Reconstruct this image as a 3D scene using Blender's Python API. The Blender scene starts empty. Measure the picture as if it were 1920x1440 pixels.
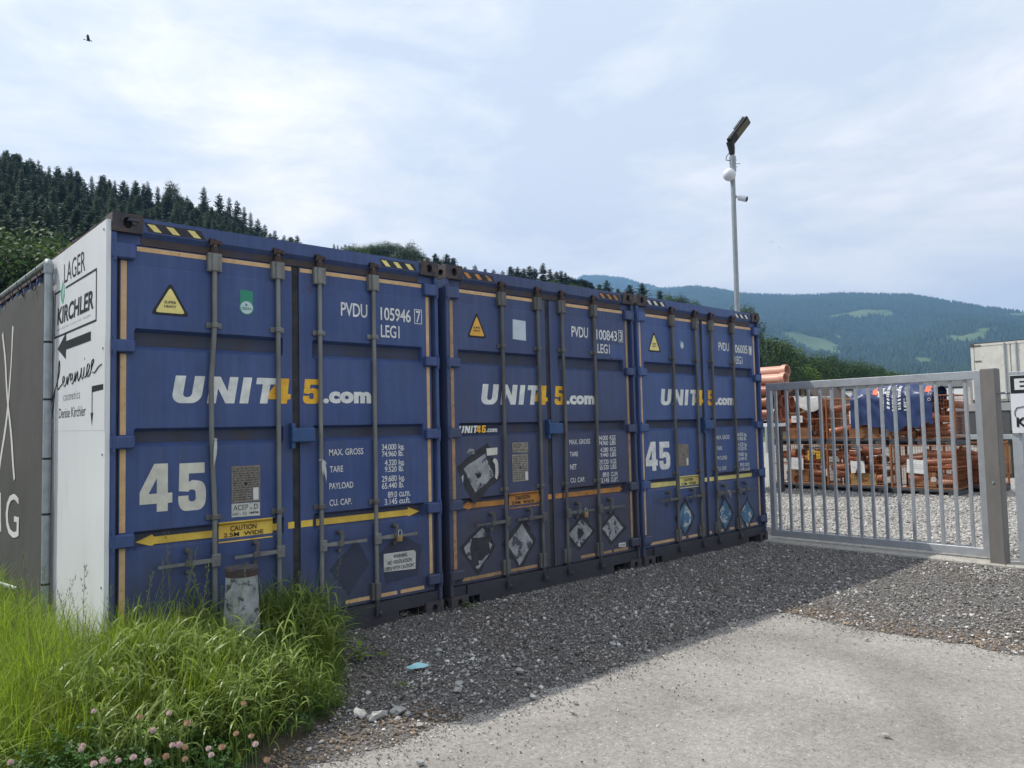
import bpy, bmesh, math, random
import numpy as np
from mathutils import Vector, Matrix, noise as mnoise
R = math.radians
rng = random.Random(7)
sc = bpy.context.scene
COL = sc.collection

# ------------------------------------------------------------------ camera
CAM = Vector((-1.3419, -5.07323, 1.50962))
YAW, PITCH, ROLL, FOC = 0.74203, 0.05636, -0.02247, 1434.17
_f = Vector((math.sin(YAW) * math.cos(PITCH), math.cos(YAW) * math.cos(PITCH), math.sin(PITCH)))
_r0 = Vector((math.cos(YAW), -math.sin(YAW), 0)); _u0 = _r0.cross(_f)
_r = _r0 * math.cos(ROLL) + _u0 * math.sin(ROLL); _u = -_r0 * math.sin(ROLL) + _u0 * math.cos(ROLL)
cd = bpy.data.cameras.new('camera'); cam = bpy.data.objects.new('camera', cd); COL.objects.link(cam)
cd.sensor_width = 36; cd.lens = FOC / 1920 * 36; cd.clip_start = .05; cd.clip_end = 30000
M3 = Matrix((_r, _u, -_f)).transposed()
cam.matrix_world = Matrix.Translation(CAM) @ M3.to_4x4()
sc.camera = cam

def ray(px, py): return _f + _r * ((px - 960) / FOC) - _u * ((py - 720) / FOC)
def at(px, py, axis, val):
    d = ray(px, py); return CAM + d * ((val - CAM[axis]) / d[axis])
def far(px, py, D):
    d = ray(px, py); return CAM + d * (D / math.hypot(d.x, d.y))

# ------------------------------------------------------------------ world + sun
SUN_DIR = Vector((-1.2, 1.97, 2.9)).normalized()
elev = math.asin(SUN_DIR.z); az = math.atan2(SUN_DIR.x, SUN_DIR.y)
w = bpy.data.worlds.new('World'); sc.world = w; w.use_nodes = True
nt = w.node_tree; nt.nodes.clear()
def N(nt, t, **kw):
    n = nt.nodes.new(t)
    for k, v in kw.items():
        if k in ('inp',):
            for a, b in v.items(): n.inputs[a].default_value = b
        else: setattr(n, k, v)
    return n
sky = N(nt, 'ShaderNodeTexSky', sky_type='NISHITA', sun_disc=False, sun_elevation=elev, sun_rotation=az, altitude=600)
sky.air_density = 1.0; sky.dust_density = 1.5; sky.ozone_density = 1.2
tc = N(nt, 'ShaderNodeTexCoord')
mp = N(nt, 'ShaderNodeMapping'); mp.inputs['Scale'].default_value = (1.0, 1.0, 2.6); mp.inputs['Rotation'].default_value = (.25, .35, .5)
nt.links.new(tc.outputs['Generated'], mp.inputs[0])
n1 = N(nt, 'ShaderNodeTexNoise', inp={'Scale': 2.1, 'Detail': 9, 'Roughness': .58, 'Distortion': .5})
n2 = N(nt, 'ShaderNodeTexNoise', inp={'Scale': 6.5, 'Detail': 7, 'Roughness': .62, 'Distortion': .3})
for n in (n1, n2): nt.links.new(mp.outputs[0], n.inputs['Vector'])
mul = N(nt, 'ShaderNodeMath', operation='MULTIPLY_ADD'); mul.inputs[1].default_value = .35
nt.links.new(n2.outputs['Fac'], mul.inputs[0]); nt.links.new(n1.outputs['Fac'], mul.inputs[2])
cr = N(nt, 'ShaderNodeValToRGB'); cr.color_ramp.elements[0].position = .52; cr.color_ramp.elements[1].position = .84
cr.color_ramp.elements[0].color = (.90, .90, .90, 1); cr.color_ramp.elements[1].color = (1, 1, 1, 1)
nt.links.new(mul.outputs[0], cr.inputs[0])
# thin grey-blue layer below, white cloud above
cr2 = N(nt, 'ShaderNodeValToRGB')
e = cr2.color_ramp.elements; e[0].position = .52; e[0].color = (8.0, 8.5, 9.3, 1); e[1].position = .82; e[1].color = (12.2, 11.8, 11.4, 1)
em = e.new(.66); em.color = (9.7, 9.8, 10.0, 1)
nt.links.new(mul.outputs[0], cr2.inputs[0])
mx = N(nt, 'ShaderNodeMix', data_type='RGBA')
nt.links.new(cr.outputs[0], mx.inputs['Factor']); nt.links.new(sky.outputs[0], mx.inputs['A']); nt.links.new(cr2.outputs[0], mx.inputs['B'])
bg = N(nt, 'ShaderNodeBackground'); bg.inputs['Strength'].default_value = .1
wo = N(nt, 'ShaderNodeOutputWorld')
sxyz = N(nt, 'ShaderNodeSeparateXYZ'); nt.links.new(tc.outputs['Generated'], sxyz.inputs[0])
hg = N(nt, 'ShaderNodeMapRange'); hg.inputs['From Min'].default_value = 0; hg.inputs['From Max'].default_value = .42; hg.inputs['To Min'].default_value = 1; hg.inputs['To Max'].default_value = 0
nt.links.new(sxyz.outputs['Z'], hg.inputs[0])
hm_ = N(nt, 'ShaderNodeMix', data_type='RGBA', blend_type='MULTIPLY'); hm_.inputs['B'].default_value = (1.26, 1.13, 1.0, 1)
nt.links.new(hg.outputs[0], hm_.inputs['Factor']); nt.links.new(mx.outputs['Result'], hm_.inputs['A'])
nt.links.new(hm_.outputs['Result'], bg.inputs[0]); nt.links.new(bg.outputs[0], wo.inputs[0])
sd = bpy.data.lights.new('sun', 'SUN'); sd.energy = 4.6; sd.angle = R(.55); sd.color = (1, .955, .88)
so = bpy.data.objects.new('sun', sd); COL.objects.link(so)
so.rotation_euler = SUN_DIR.to_track_quat('Z', 'Y').to_euler(); so.location = (0, 0, 30)
sc.view_settings.view_transform = 'Standard'; sc.view_settings.look = 'None'
sc.view_settings.exposure = 0.17; sc.view_settings.gamma = 1; sc.view_settings.use_curve_mapping = False
sc.render.engine = 'CYCLES'
sc.cycles.max_bounces = 6; sc.cycles.diffuse_bounces = 3; sc.cycles.glossy_bounces = 2; sc.cycles.transmission_bounces = 4
sc.cycles.volume_bounces = 0; sc.cycles.transparent_max_bounces = 8
sc.cycles.use_denoising = True

# ------------------------------------------------------------------ materials
def pmat(name, c1, c2=None, scale=8, lo=.35, hi=.65, rough=.6, metal=0, bump=0, bscale=60, spec=.4, stretch=(1, 1, 1),
         c3=None, s3=25, lo3=.6, hi3=.7, detail=6, bdist=.01, rnd=0, trans=0, coord='Object'):
    m = bpy.data.materials.new(name); m.use_nodes = True; nt = m.node_tree
    b = nt.nodes['Principled BSDF']; L = nt.links.new
    b.inputs['Roughness'].default_value = rough; b.inputs['Metallic'].default_value = metal
    b.inputs['Specular IOR Level'].default_value = spec
    b.inputs['Base Color'].default_value = (*c1, 1)
    tc = N(nt, 'ShaderNodeTexCoord'); mp = N(nt, 'ShaderNodeMapping'); mp.inputs['Scale'].default_value = stretch
    L(tc.outputs[coord], mp.inputs[0])
    out = None
    if c2:
        n = N(nt, 'ShaderNodeTexNoise', inp={'Scale': scale, 'Detail': detail, 'Roughness': .6}); L(mp.outputs[0], n.inputs['Vector'])
        r = N(nt, 'ShaderNodeValToRGB'); e = r.color_ramp.elements
        e[0].position = lo; e[0].color = (*c1, 1); e[1].position = hi; e[1].color = (*c2, 1)
        L(n.outputs['Fac'], r.inputs[0]); out = r.outputs[0]
    if c3:
        n = N(nt, 'ShaderNodeTexNoise', inp={'Scale': s3, 'Detail': 8, 'Roughness': .65}); L(mp.outputs[0], n.inputs['Vector'])
        r = N(nt, 'ShaderNodeMapRange'); r.inputs['From Min'].default_value = lo3; r.inputs['From Max'].default_value = hi3
        L(n.outputs['Fac'], r.inputs[0])
        x = N(nt, 'ShaderNodeMix', data_type='RGBA'); x.inputs['B'].default_value = (*c3, 1)
        if out: L(out, x.inputs['A'])
        else: x.inputs['A'].default_value = (*c1, 1)
        L(r.outputs[0], x.inputs['Factor']); out = x.outputs['Result']
    if rnd:
        oi = N(nt, 'ShaderNodeObjectInfo'); h = N(nt, 'ShaderNodeHueSaturation')
        mr = N(nt, 'ShaderNodeMapRange'); mr.inputs['To Min'].default_value = 1 - rnd; mr.inputs['To Max'].default_value = 1 + rnd
        L(oi.outputs['Random'], mr.inputs[0]); L(mr.outputs[0], h.inputs['Value'])
        if out: L(out, h.inputs['Color'])
        else: h.inputs['Color'].default_value = (*c1, 1)
        out = h.outputs[0]
    if out: L(out, b.inputs['Base Color'])
    if bump:
        n = N(nt, 'ShaderNodeTexNoise', inp={'Scale': bscale, 'Detail': 5}); L(mp.outputs[0], n.inputs['Vector'])
        bp = N(nt, 'ShaderNodeBump'); bp.inputs['Strength'].default_value = bump; bp.inputs['Distance'].default_value = bdist
        L(n.outputs['Fac'], bp.inputs['Height']); L(bp.outputs[0], b.inputs['Normal'])
    if trans:
        t = N(nt, 'ShaderNodeBsdfTranslucent'); ms = N(nt, 'ShaderNodeMixShader'); ms.inputs[0].default_value = trans
        o = nt.nodes['Material Output']; L(b.outputs[0], ms.inputs[1]); L(t.outputs[0], ms.inputs[2]); L(ms.outputs[0], o.inputs[0])
        if out: L(out, t.inputs[0])
        else: t.inputs[0].default_value = (*c1, 1)
    return m

def paint(name, c, faded, grime, gmax, zlo=0., zhi=1.3, rust=(.09, .045, .03), rmin=.665, rough=.5):
    """weathered container paint: fading, streaky grime heavier low down, rust specks"""
    m = bpy.data.materials.new(name); m.use_nodes = True; nt = m.node_tree; L = nt.links.new
    b = nt.nodes['Principled BSDF']; b.inputs['Roughness'].default_value = rough; b.inputs['Specular IOR Level'].default_value = .35
    tc = N(nt, 'ShaderNodeTexCoord')
    n1 = N(nt, 'ShaderNodeTexNoise', inp={'Scale': 1.4, 'Detail': 6, 'Roughness': .6}); L(tc.outputs['Object'], n1.inputs['Vector'])
    r1 = N(nt, 'ShaderNodeMapRange'); r1.inputs['From Min'].default_value = .35; r1.inputs['From Max'].default_value = .68; L(n1.outputs['Fac'], r1.inputs[0])
    mps = N(nt, 'ShaderNodeMapping'); mps.inputs['Scale'].default_value = (14, 14, .8); L(tc.outputs['Object'], mps.inputs[0])
    ns = N(nt, 'ShaderNodeTexNoise', inp={'Scale': 1.3, 'Detail': 7, 'Roughness': .65}); L(mps.outputs[0], ns.inputs['Vector'])
    av_ = N(nt, 'ShaderNodeMath', operation='MULTIPLY_ADD'); av_.inputs[1].default_value = .9; L(ns.outputs['Fac'], av_.inputs[0])
    sb_ = N(nt, 'ShaderNodeMath', operation='SUBTRACT'); sb_.inputs[1].default_value = .45; L(n1.outputs['Fac'], sb_.inputs[0]); L(sb_.outputs[0], av_.inputs[2]); L(av_.outputs[0], r1.inputs[0])
    x1 = N(nt, 'ShaderNodeMix', data_type='RGBA'); x1.inputs['A'].default_value = (*c, 1); x1.inputs['B'].default_value = (*faded, 1); L(r1.outputs[0], x1.inputs['Factor'])
    mp = N(nt, 'ShaderNodeMapping'); mp.inputs['Scale'].default_value = (9, 9, 1.1); L(tc.outputs['Object'], mp.inputs[0])
    n2 = N(nt, 'ShaderNodeTexNoise', inp={'Scale': 1.6, 'Detail': 8, 'Roughness': .62}); L(mp.outputs[0], n2.inputs['Vector'])
    n2b = N(nt, 'ShaderNodeTexNoise', inp={'Scale': 1.9, 'Detail': 8, 'Roughness': .6}); L(tc.outputs['Object'], n2b.inputs['Vector'])
    sx = N(nt, 'ShaderNodeSeparateXYZ'); L(tc.outputs['Object'], sx.inputs[0])
    g = N(nt, 'ShaderNodeMapRange'); g.inputs['From Min'].default_value = zhi; g.inputs['From Max'].default_value = zlo; L(sx.outputs['Z'], g.inputs[0])
    a = N(nt, 'ShaderNodeMath', operation='MULTIPLY'); L(n2.outputs['Fac'], a.inputs[0]); L(n2b.outputs['Fac'], a.inputs[1])
    a2 = N(nt, 'ShaderNodeMath', operation='MULTIPLY_ADD'); a2.inputs[1].default_value = .42; L(g.outputs[0], a2.inputs[0]); L(a.outputs[0], a2.inputs[2])
    r2 = N(nt, 'ShaderNodeMapRange'); r2.inputs['From Min'].default_value = .22; r2.inputs['From Max'].default_value = .58; r2.inputs['To Max'].default_value = gmax; L(a2.outputs[0], r2.inputs[0])
    x2 = N(nt, 'ShaderNodeMix', data_type='RGBA'); x2.inputs['B'].default_value = (*grime, 1); L(x1.outputs['Result'], x2.inputs['A']); L(r2.outputs[0], x2.inputs['Factor'])
    n3 = N(nt, 'ShaderNodeTexNoise', inp={'Scale': 17, 'Detail': 9, 'Roughness': .68}); L(tc.outputs['Object'], n3.inputs['Vector'])
    
    mp3 = N(nt, 'ShaderNodeMapping'); mp3.inputs['Scale'].default_value = (1, 1, .45); L(tc.outputs['Object'], mp3.inputs[0]); L(mp3.outputs[0], n3.inputs['Vector'])
    r3 = N(nt, 'ShaderNodeMapRange'); r3.inputs['From Min'].default_value = rmin; r3.inputs['From Max'].default_value = rmin + .05; L(n3.outputs['Fac'], r3.inputs[0])
    x3 = N(nt, 'ShaderNodeMix', data_type='RGBA'); x3.inputs['B'].default_value = (*rust, 1); L(x2.outputs['Result'], x3.inputs['A']); L(r3.outputs[0], x3.inputs['Factor'])
    L(x3.outputs['Result'], b.inputs['Base Color'])
    n4 = N(nt, 'ShaderNodeTexNoise', inp={'Scale': 2.2, 'Detail': 4}); L(tc.outputs['Object'], n4.inputs['Vector'])
    bp = N(nt, 'ShaderNodeBump'); bp.inputs['Strength'].default_value = .6; bp.inputs['Distance'].default_value = .04
    L(n4.outputs['Fac'], bp.inputs['Height']); L(bp.outputs[0], b.inputs['Normal'])
    return m

MT = {}
MT['blue1'] = paint('blue_paint', (0.046, 0.079, 0.211), (0.064, 0.102, 0.243), (0.061, 0.064, 0.079), .75, 0, 1.0)
MT['blue2'] = paint('blue_paint_sooty', (0.051, 0.074, 0.173), (0.067, 0.095, 0.198), (0.067, 0.064, 0.073), .82, -.1, 1.95, rmin=.68)
MT['blue3'] = paint('blue_paint_faded', (0.054, 0.095, 0.243), (0.074, 0.120, 0.275), (0.070, 0.074, 0.090), .7, 0, 1.1)
MT['bluelight'] = pmat('blue_paint_bright', (.036, .088, .22), (.03, .07, .17), 12, rough=.5)
MT['sill'] = paint('dark_frame_paint', (.044, .054, .085), (.06, .068, .095), (.045, .042, .045), .8, 0, .5, rmin=.62)
MT['rusty'] = pmat('rusty_casting', (.062, .060, .070), (.12, .080, .06), 9, .46, .70, rough=.85, bump=.4, bscale=50, c3=(.035, .035, .045), s3=14, lo3=.5, hi3=.62)
MT['rust'] = pmat('rust_brown', (.10, .062, .050), (.055, .044, .045), 12, rough=.9, bump=.5, bscale=60)
MT['residue1'] = pmat('faded_paint_patch', (.040, .050, .085), (.048, .056, .082), 10, rough=.8)
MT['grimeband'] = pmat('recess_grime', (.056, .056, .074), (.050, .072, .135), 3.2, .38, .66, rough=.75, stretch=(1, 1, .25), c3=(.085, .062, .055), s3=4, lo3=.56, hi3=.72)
MT['rustband'] = pmat('rust_stained_band', (.062, .050, .054), (.10, .068, .052), 7, .4, .7, rough=.8, c3=(.045, .05, .085), s3=5, lo3=.5, hi3=.65)
MT['gasket'] = pmat('black_rubber', (.022, .022, .026), (.05, .048, .045), 10, rough=.8)
MT['bar'] = pmat('galvanised_bar', (0.240, 0.246, 0.228), (0.144, 0.144, 0.144), 9, .35, .7, rough=.6, metal=.2, c3=(0.120, 0.066, 0.048), s3=22, lo3=.66, hi3=.72, stretch=(1, 1, .3), bump=.15)
MT['bar2'] = pmat('dirty_bar', (0.150, 0.150, 0.144), (0.084, 0.082, 0.082), 9, .35, .7, rough=.7, metal=.1, c3=(0.108, 0.060, 0.042), s3=22, lo3=.6, hi3=.68, stretch=(1, 1, .3), bump=.15)
MT['white'] = pmat('white_print', (0.792, 0.804, 0.768), (0.600, 0.612, 0.588), 14, rough=.6, c3=(0.144, 0.144, 0.180), s3=60, lo3=.70, hi3=.74)
MT['cream'] = pmat('aged_white_print', (0.696, 0.684, 0.588), (0.552, 0.528, 0.456), 10, rough=.6, c3=(0.240, 0.228, 0.204), s3=70, lo3=.68, hi3=.74)
MT['yellow'] = pmat('yellow_film', (0.860, 0.600, 0.096), (0.660, 0.420, 0.060), 8, rough=.45, c3=(0.300, 0.180, 0.072), s3=18, lo3=.66, hi3=.74)
MT['orange'] = pmat('faded_orange_film', (0.600, 0.276, 0.060), (0.408, 0.180, 0.060), 8, rough=.5, c3=(0.120, 0.072, 0.060), s3=16, lo3=.56, hi3=.68)
MT['yelorange'] = pmat('amber_letter_film', (0.860, 0.504, 0.036), (0.744, 0.360, 0.036), 14, rough=.45, c3=(0.048, 0.054, 0.084), s3=22, lo3=.66, hi3=.69)
MT['tan'] = pmat('tan_reflective_strip', (0.696, 0.468, 0.240), (0.552, 0.348, 0.168), 12, rough=.4, c3=(0.264, 0.168, 0.108), s3=30, lo3=.62, hi3=.72)
MT['tan2'] = pmat('tan_reflective_strip_dark', (0.480, 0.300, 0.156), (0.336, 0.204, 0.108), 12, rough=.4, c3=(0.144, 0.096, 0.072), s3=30, lo3=.55, hi3=.7)
MT['paleyellow'] = pmat('pale_yellow_film', (0.860, 0.744, 0.264), (0.720, 0.600, 0.216), 10, rough=.45)
MT['black'] = pmat('black_print', (.02, .02, .022), rough=.6)
MT['amber'] = pmat('amber_sticker', (0.792, 0.432, 0.072), (0.660, 0.360, 0.060), 10, rough=.5)
MT['green'] = pmat('green_sticker', (.03, .26, .16), rough=.5)
MT['paleblue'] = pmat('pale_sticker', (.55, .64, .68), (.5, .58, .64), 10, rough=.5)
MT['plate'] = pmat('aluminium_plate', (.17, .145, .115), (.26, .23, .19), 30, rough=.6, metal=.2, bump=.3, bscale=120)
MT['plate2'] = pmat('aluminium_plate_pale', (.33, .30, .24), (.22, .20, .17), 30, rough=.6, bump=.2, bscale=120)
MT['label'] = pmat('dirty_white_label', (0.624, 0.624, 0.564), (0.480, 0.480, 0.432), 10, rough=.6, c3=(0.216, 0.216, 0.204), s3=40, lo3=.6, hi3=.7)
MT['scrape'] = pmat('scraped_placard', (0.240, 0.240, 0.252), (0.396, 0.396, 0.408), 14, rough=.8, c3=(0.072, 0.078, 0.096), s3=12, lo3=.52, hi3=.57)
MT['scrapeblue'] = pmat('scraped_blue_placard', (.10, .21, .33), (.05, .12, .22), 9, rough=.8, c3=(.45, .48, .46), s3=11, lo3=.55, hi3=.58)
MT['residue'] = pmat('sooty_glue_residue', (.032, .033, .04), (.05, .05, .058), 14, rough=.8)
MT['panel'] = pmat('white_composite_board', (.72, .73, .75), (.66, .67, .695), 1.6, rough=.35, spec=.4, stretch=(1, 1, .35), c3=(.52, .51, .47), s3=3.5, lo3=.62, hi3=.85)
MT['panelgrey'] = pmat('cream_glare', (.66, .67, .69), rough=.35)
MT['ink'] = pmat('black_ink', (.015, .016, .018), rough=.4)
MT['inkgrey'] = pmat('grey_ink', (.35, .36, .37), rough=.5)
MT['inkgreen'] = pmat('green_ink', (.03, .42, .22), rough=.4)
MT['banner'] = pmat('charcoal_banner_mesh', (.060, .058, .056), (.072, .070, .067), 3, rough=.75, bump=.35, bscale=2.5, bdist=.03)
MT['bannerink'] = pmat('banner_white_ink', (.62, .60, .57), rough=.7)
MT['galv'] = pmat('galvanised_steel', (.36, .39, .41), (.27, .30, .32), 14, rough=.5, metal=.35, bump=.05)
MT['gate'] = pmat('brushed_galvanised_gate', (.46, .48, .50), (.38, .40, .42), 10, rough=.42, metal=.45, c3=(.45, .47, .48), s3=30, lo3=.6, hi3=.75)
MT['gatepost'] = pmat('grey_post_steel', (.21, .20, .185), (.17, .163, .15), 8, rough=.55, metal=.3, stretch=(1, 1, .3))
MT['concrete'] = pmat('pale_concrete', (.42, .40, .36), (.30, .29, .26), 14, rough=.9, bump=.6, bscale=80)
MT['bollard'] = pmat('peeling_grey_paint', (.40, .42, .41), (.24, .26, .26), 9, .4, .6, rough=.75, c3=(.07, .075, .08), s3=13, lo3=.545, hi3=.60, bump=.4, bscale=30)
MT['tarp'] = pmat('navy_tarpaulin', (.022, .038, .105), (.03, .05, .13), 6, rough=.35, bump=.2, bscale=12)
MT['tarpred'] = pmat('orange_red_tarpaulin', (.60, .13, .06), rough=.4)
MT['whitetarp'] = pmat('white_tarpaulin', (.62, .62, .60), (.5, .5, .49), 6, rough=.5, bump=.3, bscale=10)
MT['crate'] = pmat('orange_crate_steel', (.33, .12, .035), (.22, .075, .03), 12, rough=.6, c3=(.08, .04, .03), s3=25, lo3=.55, hi3=.7)
MT['pallet'] = pmat('dark_pallet_steel', (.07, .075, .085), (.05, .05, .055), 8, rough=.7)
MT['pipe'] = pmat('terracotta_pipe', (.33, .115, .06), (.24, .08, .045), 5, rough=.42, rnd=.4, c3=(.5, .28, .19), s3=8, lo3=.55, hi3=.8)
MT['pipepale'] = pmat('sunbleached_pipe', (.55, .31, .23), (.48, .24, .17), 4, rough=.45, rnd=.12)
MT['card'] = pmat('cardboard', (.34, .17, .08), (.28, .14, .07), 5, rough=.8)
MT['card2'] = pmat('yellow_cardboard', (.42, .30, .10), (.38, .26, .09), 5, rough=.8)
MT['sheet'] = pmat('white_paper', (.68, .68, .66), (.6, .6, .58), 8, rough=.6)
MT['yellowplastic'] = pmat('yellow_plastic', (.75, .50, .03), rough=.4)
MT['whitepaint'] = pmat('rusty_white_paint', (.60, .59, .54), (.50, .49, .44), 3, rough=.55, c3=(.20, .12, .06), s3=9, lo3=.63, hi3=.70)
MT['greywall'] = pmat('grey_cladding', (.30, .30, .30), (.26, .26, .26), 3, rough=.7)
MT['palewall'] = pmat('pale_cladding', (.40, .39, .36), (.45, .44, .41), 2, rough=.7)
MT['whitedoor'] = pmat('white_door_panel', (.62, .64, .64), rough=.5)
MT['darkvoid'] = pmat('dark_tarpaulin_side', (.055, .055, .06), (.075, .075, .08), 3, rough=.7)
MT['darkroof'] = pmat('brown_roofing', (.11, .085, .07), (.07, .055, .05), 4, rough=.85)
MT['wood'] = pmat('weathered_wood', (.20, .15, .09), (.12, .09, .06), 6, rough=.85, stretch=(1, 1, .2))
MT['darkmetal'] = pmat('dark_grey_metal', (.022, .023, .026), (.016, .017, .02), 12, rough=.5, metal=.1)
MT['led'] = pmat('led_glass', (.10, .092, .06), rough=.25)
MT['plasticwhite'] = pmat('white_plastic', (.68, .69, .74), rough=.4)
MT['brass'] = pmat('brass', (.42, .30, .13), (.3, .2, .09), 20, rough=.45, metal=.6)
MT['chrome'] = pmat('steel_shackle', (.6, .6, .62), rough=.25, metal=.9)
MT['ribbon'] = pmat('white_plastic_strip', (.62, .64, .62), rough=.5, trans=.2)
MT['maskblue'] = pmat('light_blue_fabric', (.30, .62, .68), (.45, .72, .76), 12, rough=.8)
MT['whitestone'] = pmat('pale_stone', (.46, .46, .44), (.34, .34, .32), 18, rough=.85, bump=.5, bscale=40)
MT['bark'] = pmat('bark', (.09, .065, .045), (.05, .038, .03), 12, rough=.95, bump=.5, bscale=30)
MT['bird'] = pmat('bird_plumage', (.05, .052, .055), rough=.7)

# ------------------------------------------------------------------ mesh builder
class MB:
    def __init__(s): s.v = []; s.f = []
    def add(s, vs, fs):
        k = len(s.v); s.v += [tuple(v) for v in vs]; s.f += [tuple(i + k for i in f) for f in fs]; return s
    def box(s, a, b, rot=None, org=None):
        x0, y0, z0 = a; x1, y1, z1 = b
        vs = [Vector(p) for p in ((x0,y0,z0),(x1,y0,z0),(x1,y1,z0),(x0,y1,z0),(x0,y0,z1),(x1,y0,z1),(x1,y1,z1),(x0,y1,z1))]
        if rot is not None:
            o = Vector(org) if org is not None else (Vector(a) + Vector(b)) / 2
            vs = [o + rot @ (v - o) for v in vs]
        return s.add(vs, [(0,3,2,1),(4,5,6,7),(0,1,5,4),(1,2,6,5),(2,3,7,6),(3,0,4,7)])
    def bbox(s, a, b, c=.004):   # chamfered box
        x0, y0, z0 = a; x1, y1, z1 = b; bm = bmesh.new()
        r = bmesh.ops.create_cube(bm, size=1)
        for v in bm.verts: v.co = Vector(((x0+x1)/2 + v.co.x*(x1-x0), (y0+y1)/2 + v.co.y*(y1-y0), (z0+z1)/2 + v.co.z*(z1-z0)))
        bmesh.ops.bevel(bm, geom=bm.edges[:], offset=c, segments=1, affect='EDGES')
        bm.verts.ensure_lookup_table(); s.add([v.co[:] for v in bm.verts], [[v.index for v in f.verts] for f in bm.faces]); bm.free(); return s
    def cyl(s, p0, p1, r0, r1=None, n=12, caps=True):
        if r1 is None: r1 = r0
        p0 = Vector(p0); p1 = Vector(p1); d = (p1 - p0).normalized()
        a = d.orthogonal().normalized(); b = d.cross(a); vs = []
        for p, r in ((p0, r0), (p1, r1)):
            for i in range(n):
                t = 2 * math.pi * i / n; vs.append(p + (a * math.cos(t) + b * math.sin(t)) * r)
        fs = [(i, (i+1) % n, n + (i+1) % n, n + i) for i in range(n)]
        if caps: fs += [tuple(range(n-1, -1, -1)), tuple(range(n, 2*n))]
        return s.add(vs, fs)
    def tube(s, pts, rs, n=8, caps=True):
        pts = [Vector(p) for p in pts]; m = len(pts)
        if not hasattr(rs, '__len__'): rs = [rs] * m
        vs = []; a = None
        for i, p in enumerate(pts):
            d = (pts[min(i+1, m-1)] - pts[max(i-1, 0)]).normalized()
            if a is None: a = d.orthogonal().normalized()
            a = (a - d * a.dot(d)).normalized(); b = d.cross(a)
            for k in range(n):
                t = 2*math.pi*k/n; vs.append(p + (a*math.cos(t) + b*math.sin(t)) * rs[i])
        fs = [(i*n+k, i*n+(k+1) % n, (i+1)*n+(k+1) % n, (i+1)*n+k) for i in range(m-1) for k in range(n)]
        if caps: fs += [tuple(range(n-1, -1, -1)), tuple(range((m-1)*n, m*n))]
        return s.add(vs, fs)
    def prism(s, poly, y0, y1):  # polygon in xz extruded along y
        n = len(poly); vs = [(x, y0, z) for x, z in poly] + [(x, y1, z) for x, z in poly]
        return s.add(vs, [tuple(range(n)), tuple(range(2*n-1, n-1, -1))] + [(i, n+i, n+(i+1) % n, (i+1) % n) for i in range(n)])
    def sphere(s, c, r, n=10, m=7, sq=(1, 1, 1)):
        c = Vector(c); vs = [c + Vector((0, 0, r*sq[2]))]
        for j in range(1, m):
            for i in range(n):
                t = math.pi*j/m; p = 2*math.pi*i/n
                vs.append(c + Vector((r*sq[0]*math.sin(t)*math.cos(p), r*sq[1]*math.sin(t)*math.sin(p), r*sq[2]*math.cos(t))))
        vs.append(c - Vector((0, 0, r*sq[2]))); fs = [(0, 1+i, 1+(i+1) % n) for i in range(n)]
        for j in range(m-2):
            fs += [(1+j*n+i, 1+(j+1)*n+i, 1+(j+1)*n+(i+1) % n, 1+j*n+(i+1) % n) for i in range(n)]
        k = 1+(m-2)*n; fs += [(k+i, len(vs)-1, k+(i+1) % n) for i in range(n)]
        return s.add(vs, fs)
    def xf(s, M):
        s.v = [tuple(M @ Vector(v)) for v in s.v]; return s
    def mesh(s, name, mat, smooth=False):
        me = bpy.data.meshes.new(name); me.from_pydata(s.v, [], s.f); me.update()
        if mat: me.materials.append(MT[mat] if isinstance(mat, str) else mat)
        if smooth:
            for p in me.polygons: p.use_smooth = True
            try: me.set_sharp_from_angle(angle=R(40))
            except Exception: pass
        return me
    def build(s, name, mat, parent=None, smooth=False):
        return put(name, s.mesh(name, mat, smooth), parent)

def put(name, me, parent=None, loc=None, rot=None, scl=None):
    o = bpy.data.objects.new(name, me); COL.objects.link(o)
    if parent: o.parent = parent
    if loc is not None: o.location = loc
    if rot is not None: o.rotation_euler = rot
    if scl is not None: o.scale = scl if hasattr(scl, '__len__') else (scl,)*3
    return o
def tag(o, label, cat, group=None):
    o['label'] = label; o['category'] = cat
    if group: o['group'] = group
    return o
def thing(name, label, cat, loc=(0, 0, 0), group=None, rz=0):
    o = put(name, None, None, loc, (0, 0, rz)); o.empty_display_size = .2; return tag(o, label, cat, group)
def kind(o, k): o['kind'] = k; return o
def copy_tree(o, parent=None):
    c = o.copy(); COL.objects.link(c)
    if parent: c.parent = parent
    for ch in list(o.children): copy_tree(ch, c)
    return c

# ------------------------------------------------------------------ lettering
def text_poly(txt, bold=0.0, spacing=1.0, align='LEFT', lsp=1.0):
    cu = bpy.data.curves.new('t', 'FONT'); cu.body = txt; cu.offset = bold; cu.space_character = spacing; cu.align_x = align; cu.space_line = lsp
    cu.resolution_u = 3
    ob = bpy.data.objects.new('t', cu)
    me = bpy.data.meshes.new_from_object(ob); bpy.data.objects.remove(ob)
    vs = [(v.co.x, v.co.y) for v in me.vertices]; fs = [tuple(p.vertices) for p in me.polygons]
    bpy.data.meshes.remove(me); return vs, fs
def fit(vs, box, shear=0):
    xs = [v[0] for v in vs]; ys = [v[1] for v in vs]; a, b, c, d = min(xs), max(xs), min(ys), max(ys)
    x0, z0, x1, z1 = box
    return [(x0 + (x - a)/(b - a)*(x1 - x0) + shear*((y - c)/(d - c))*(z1 - z0), z0 + (y - c)/(d - c)*(z1 - z0)) for x, y in vs]
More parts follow.
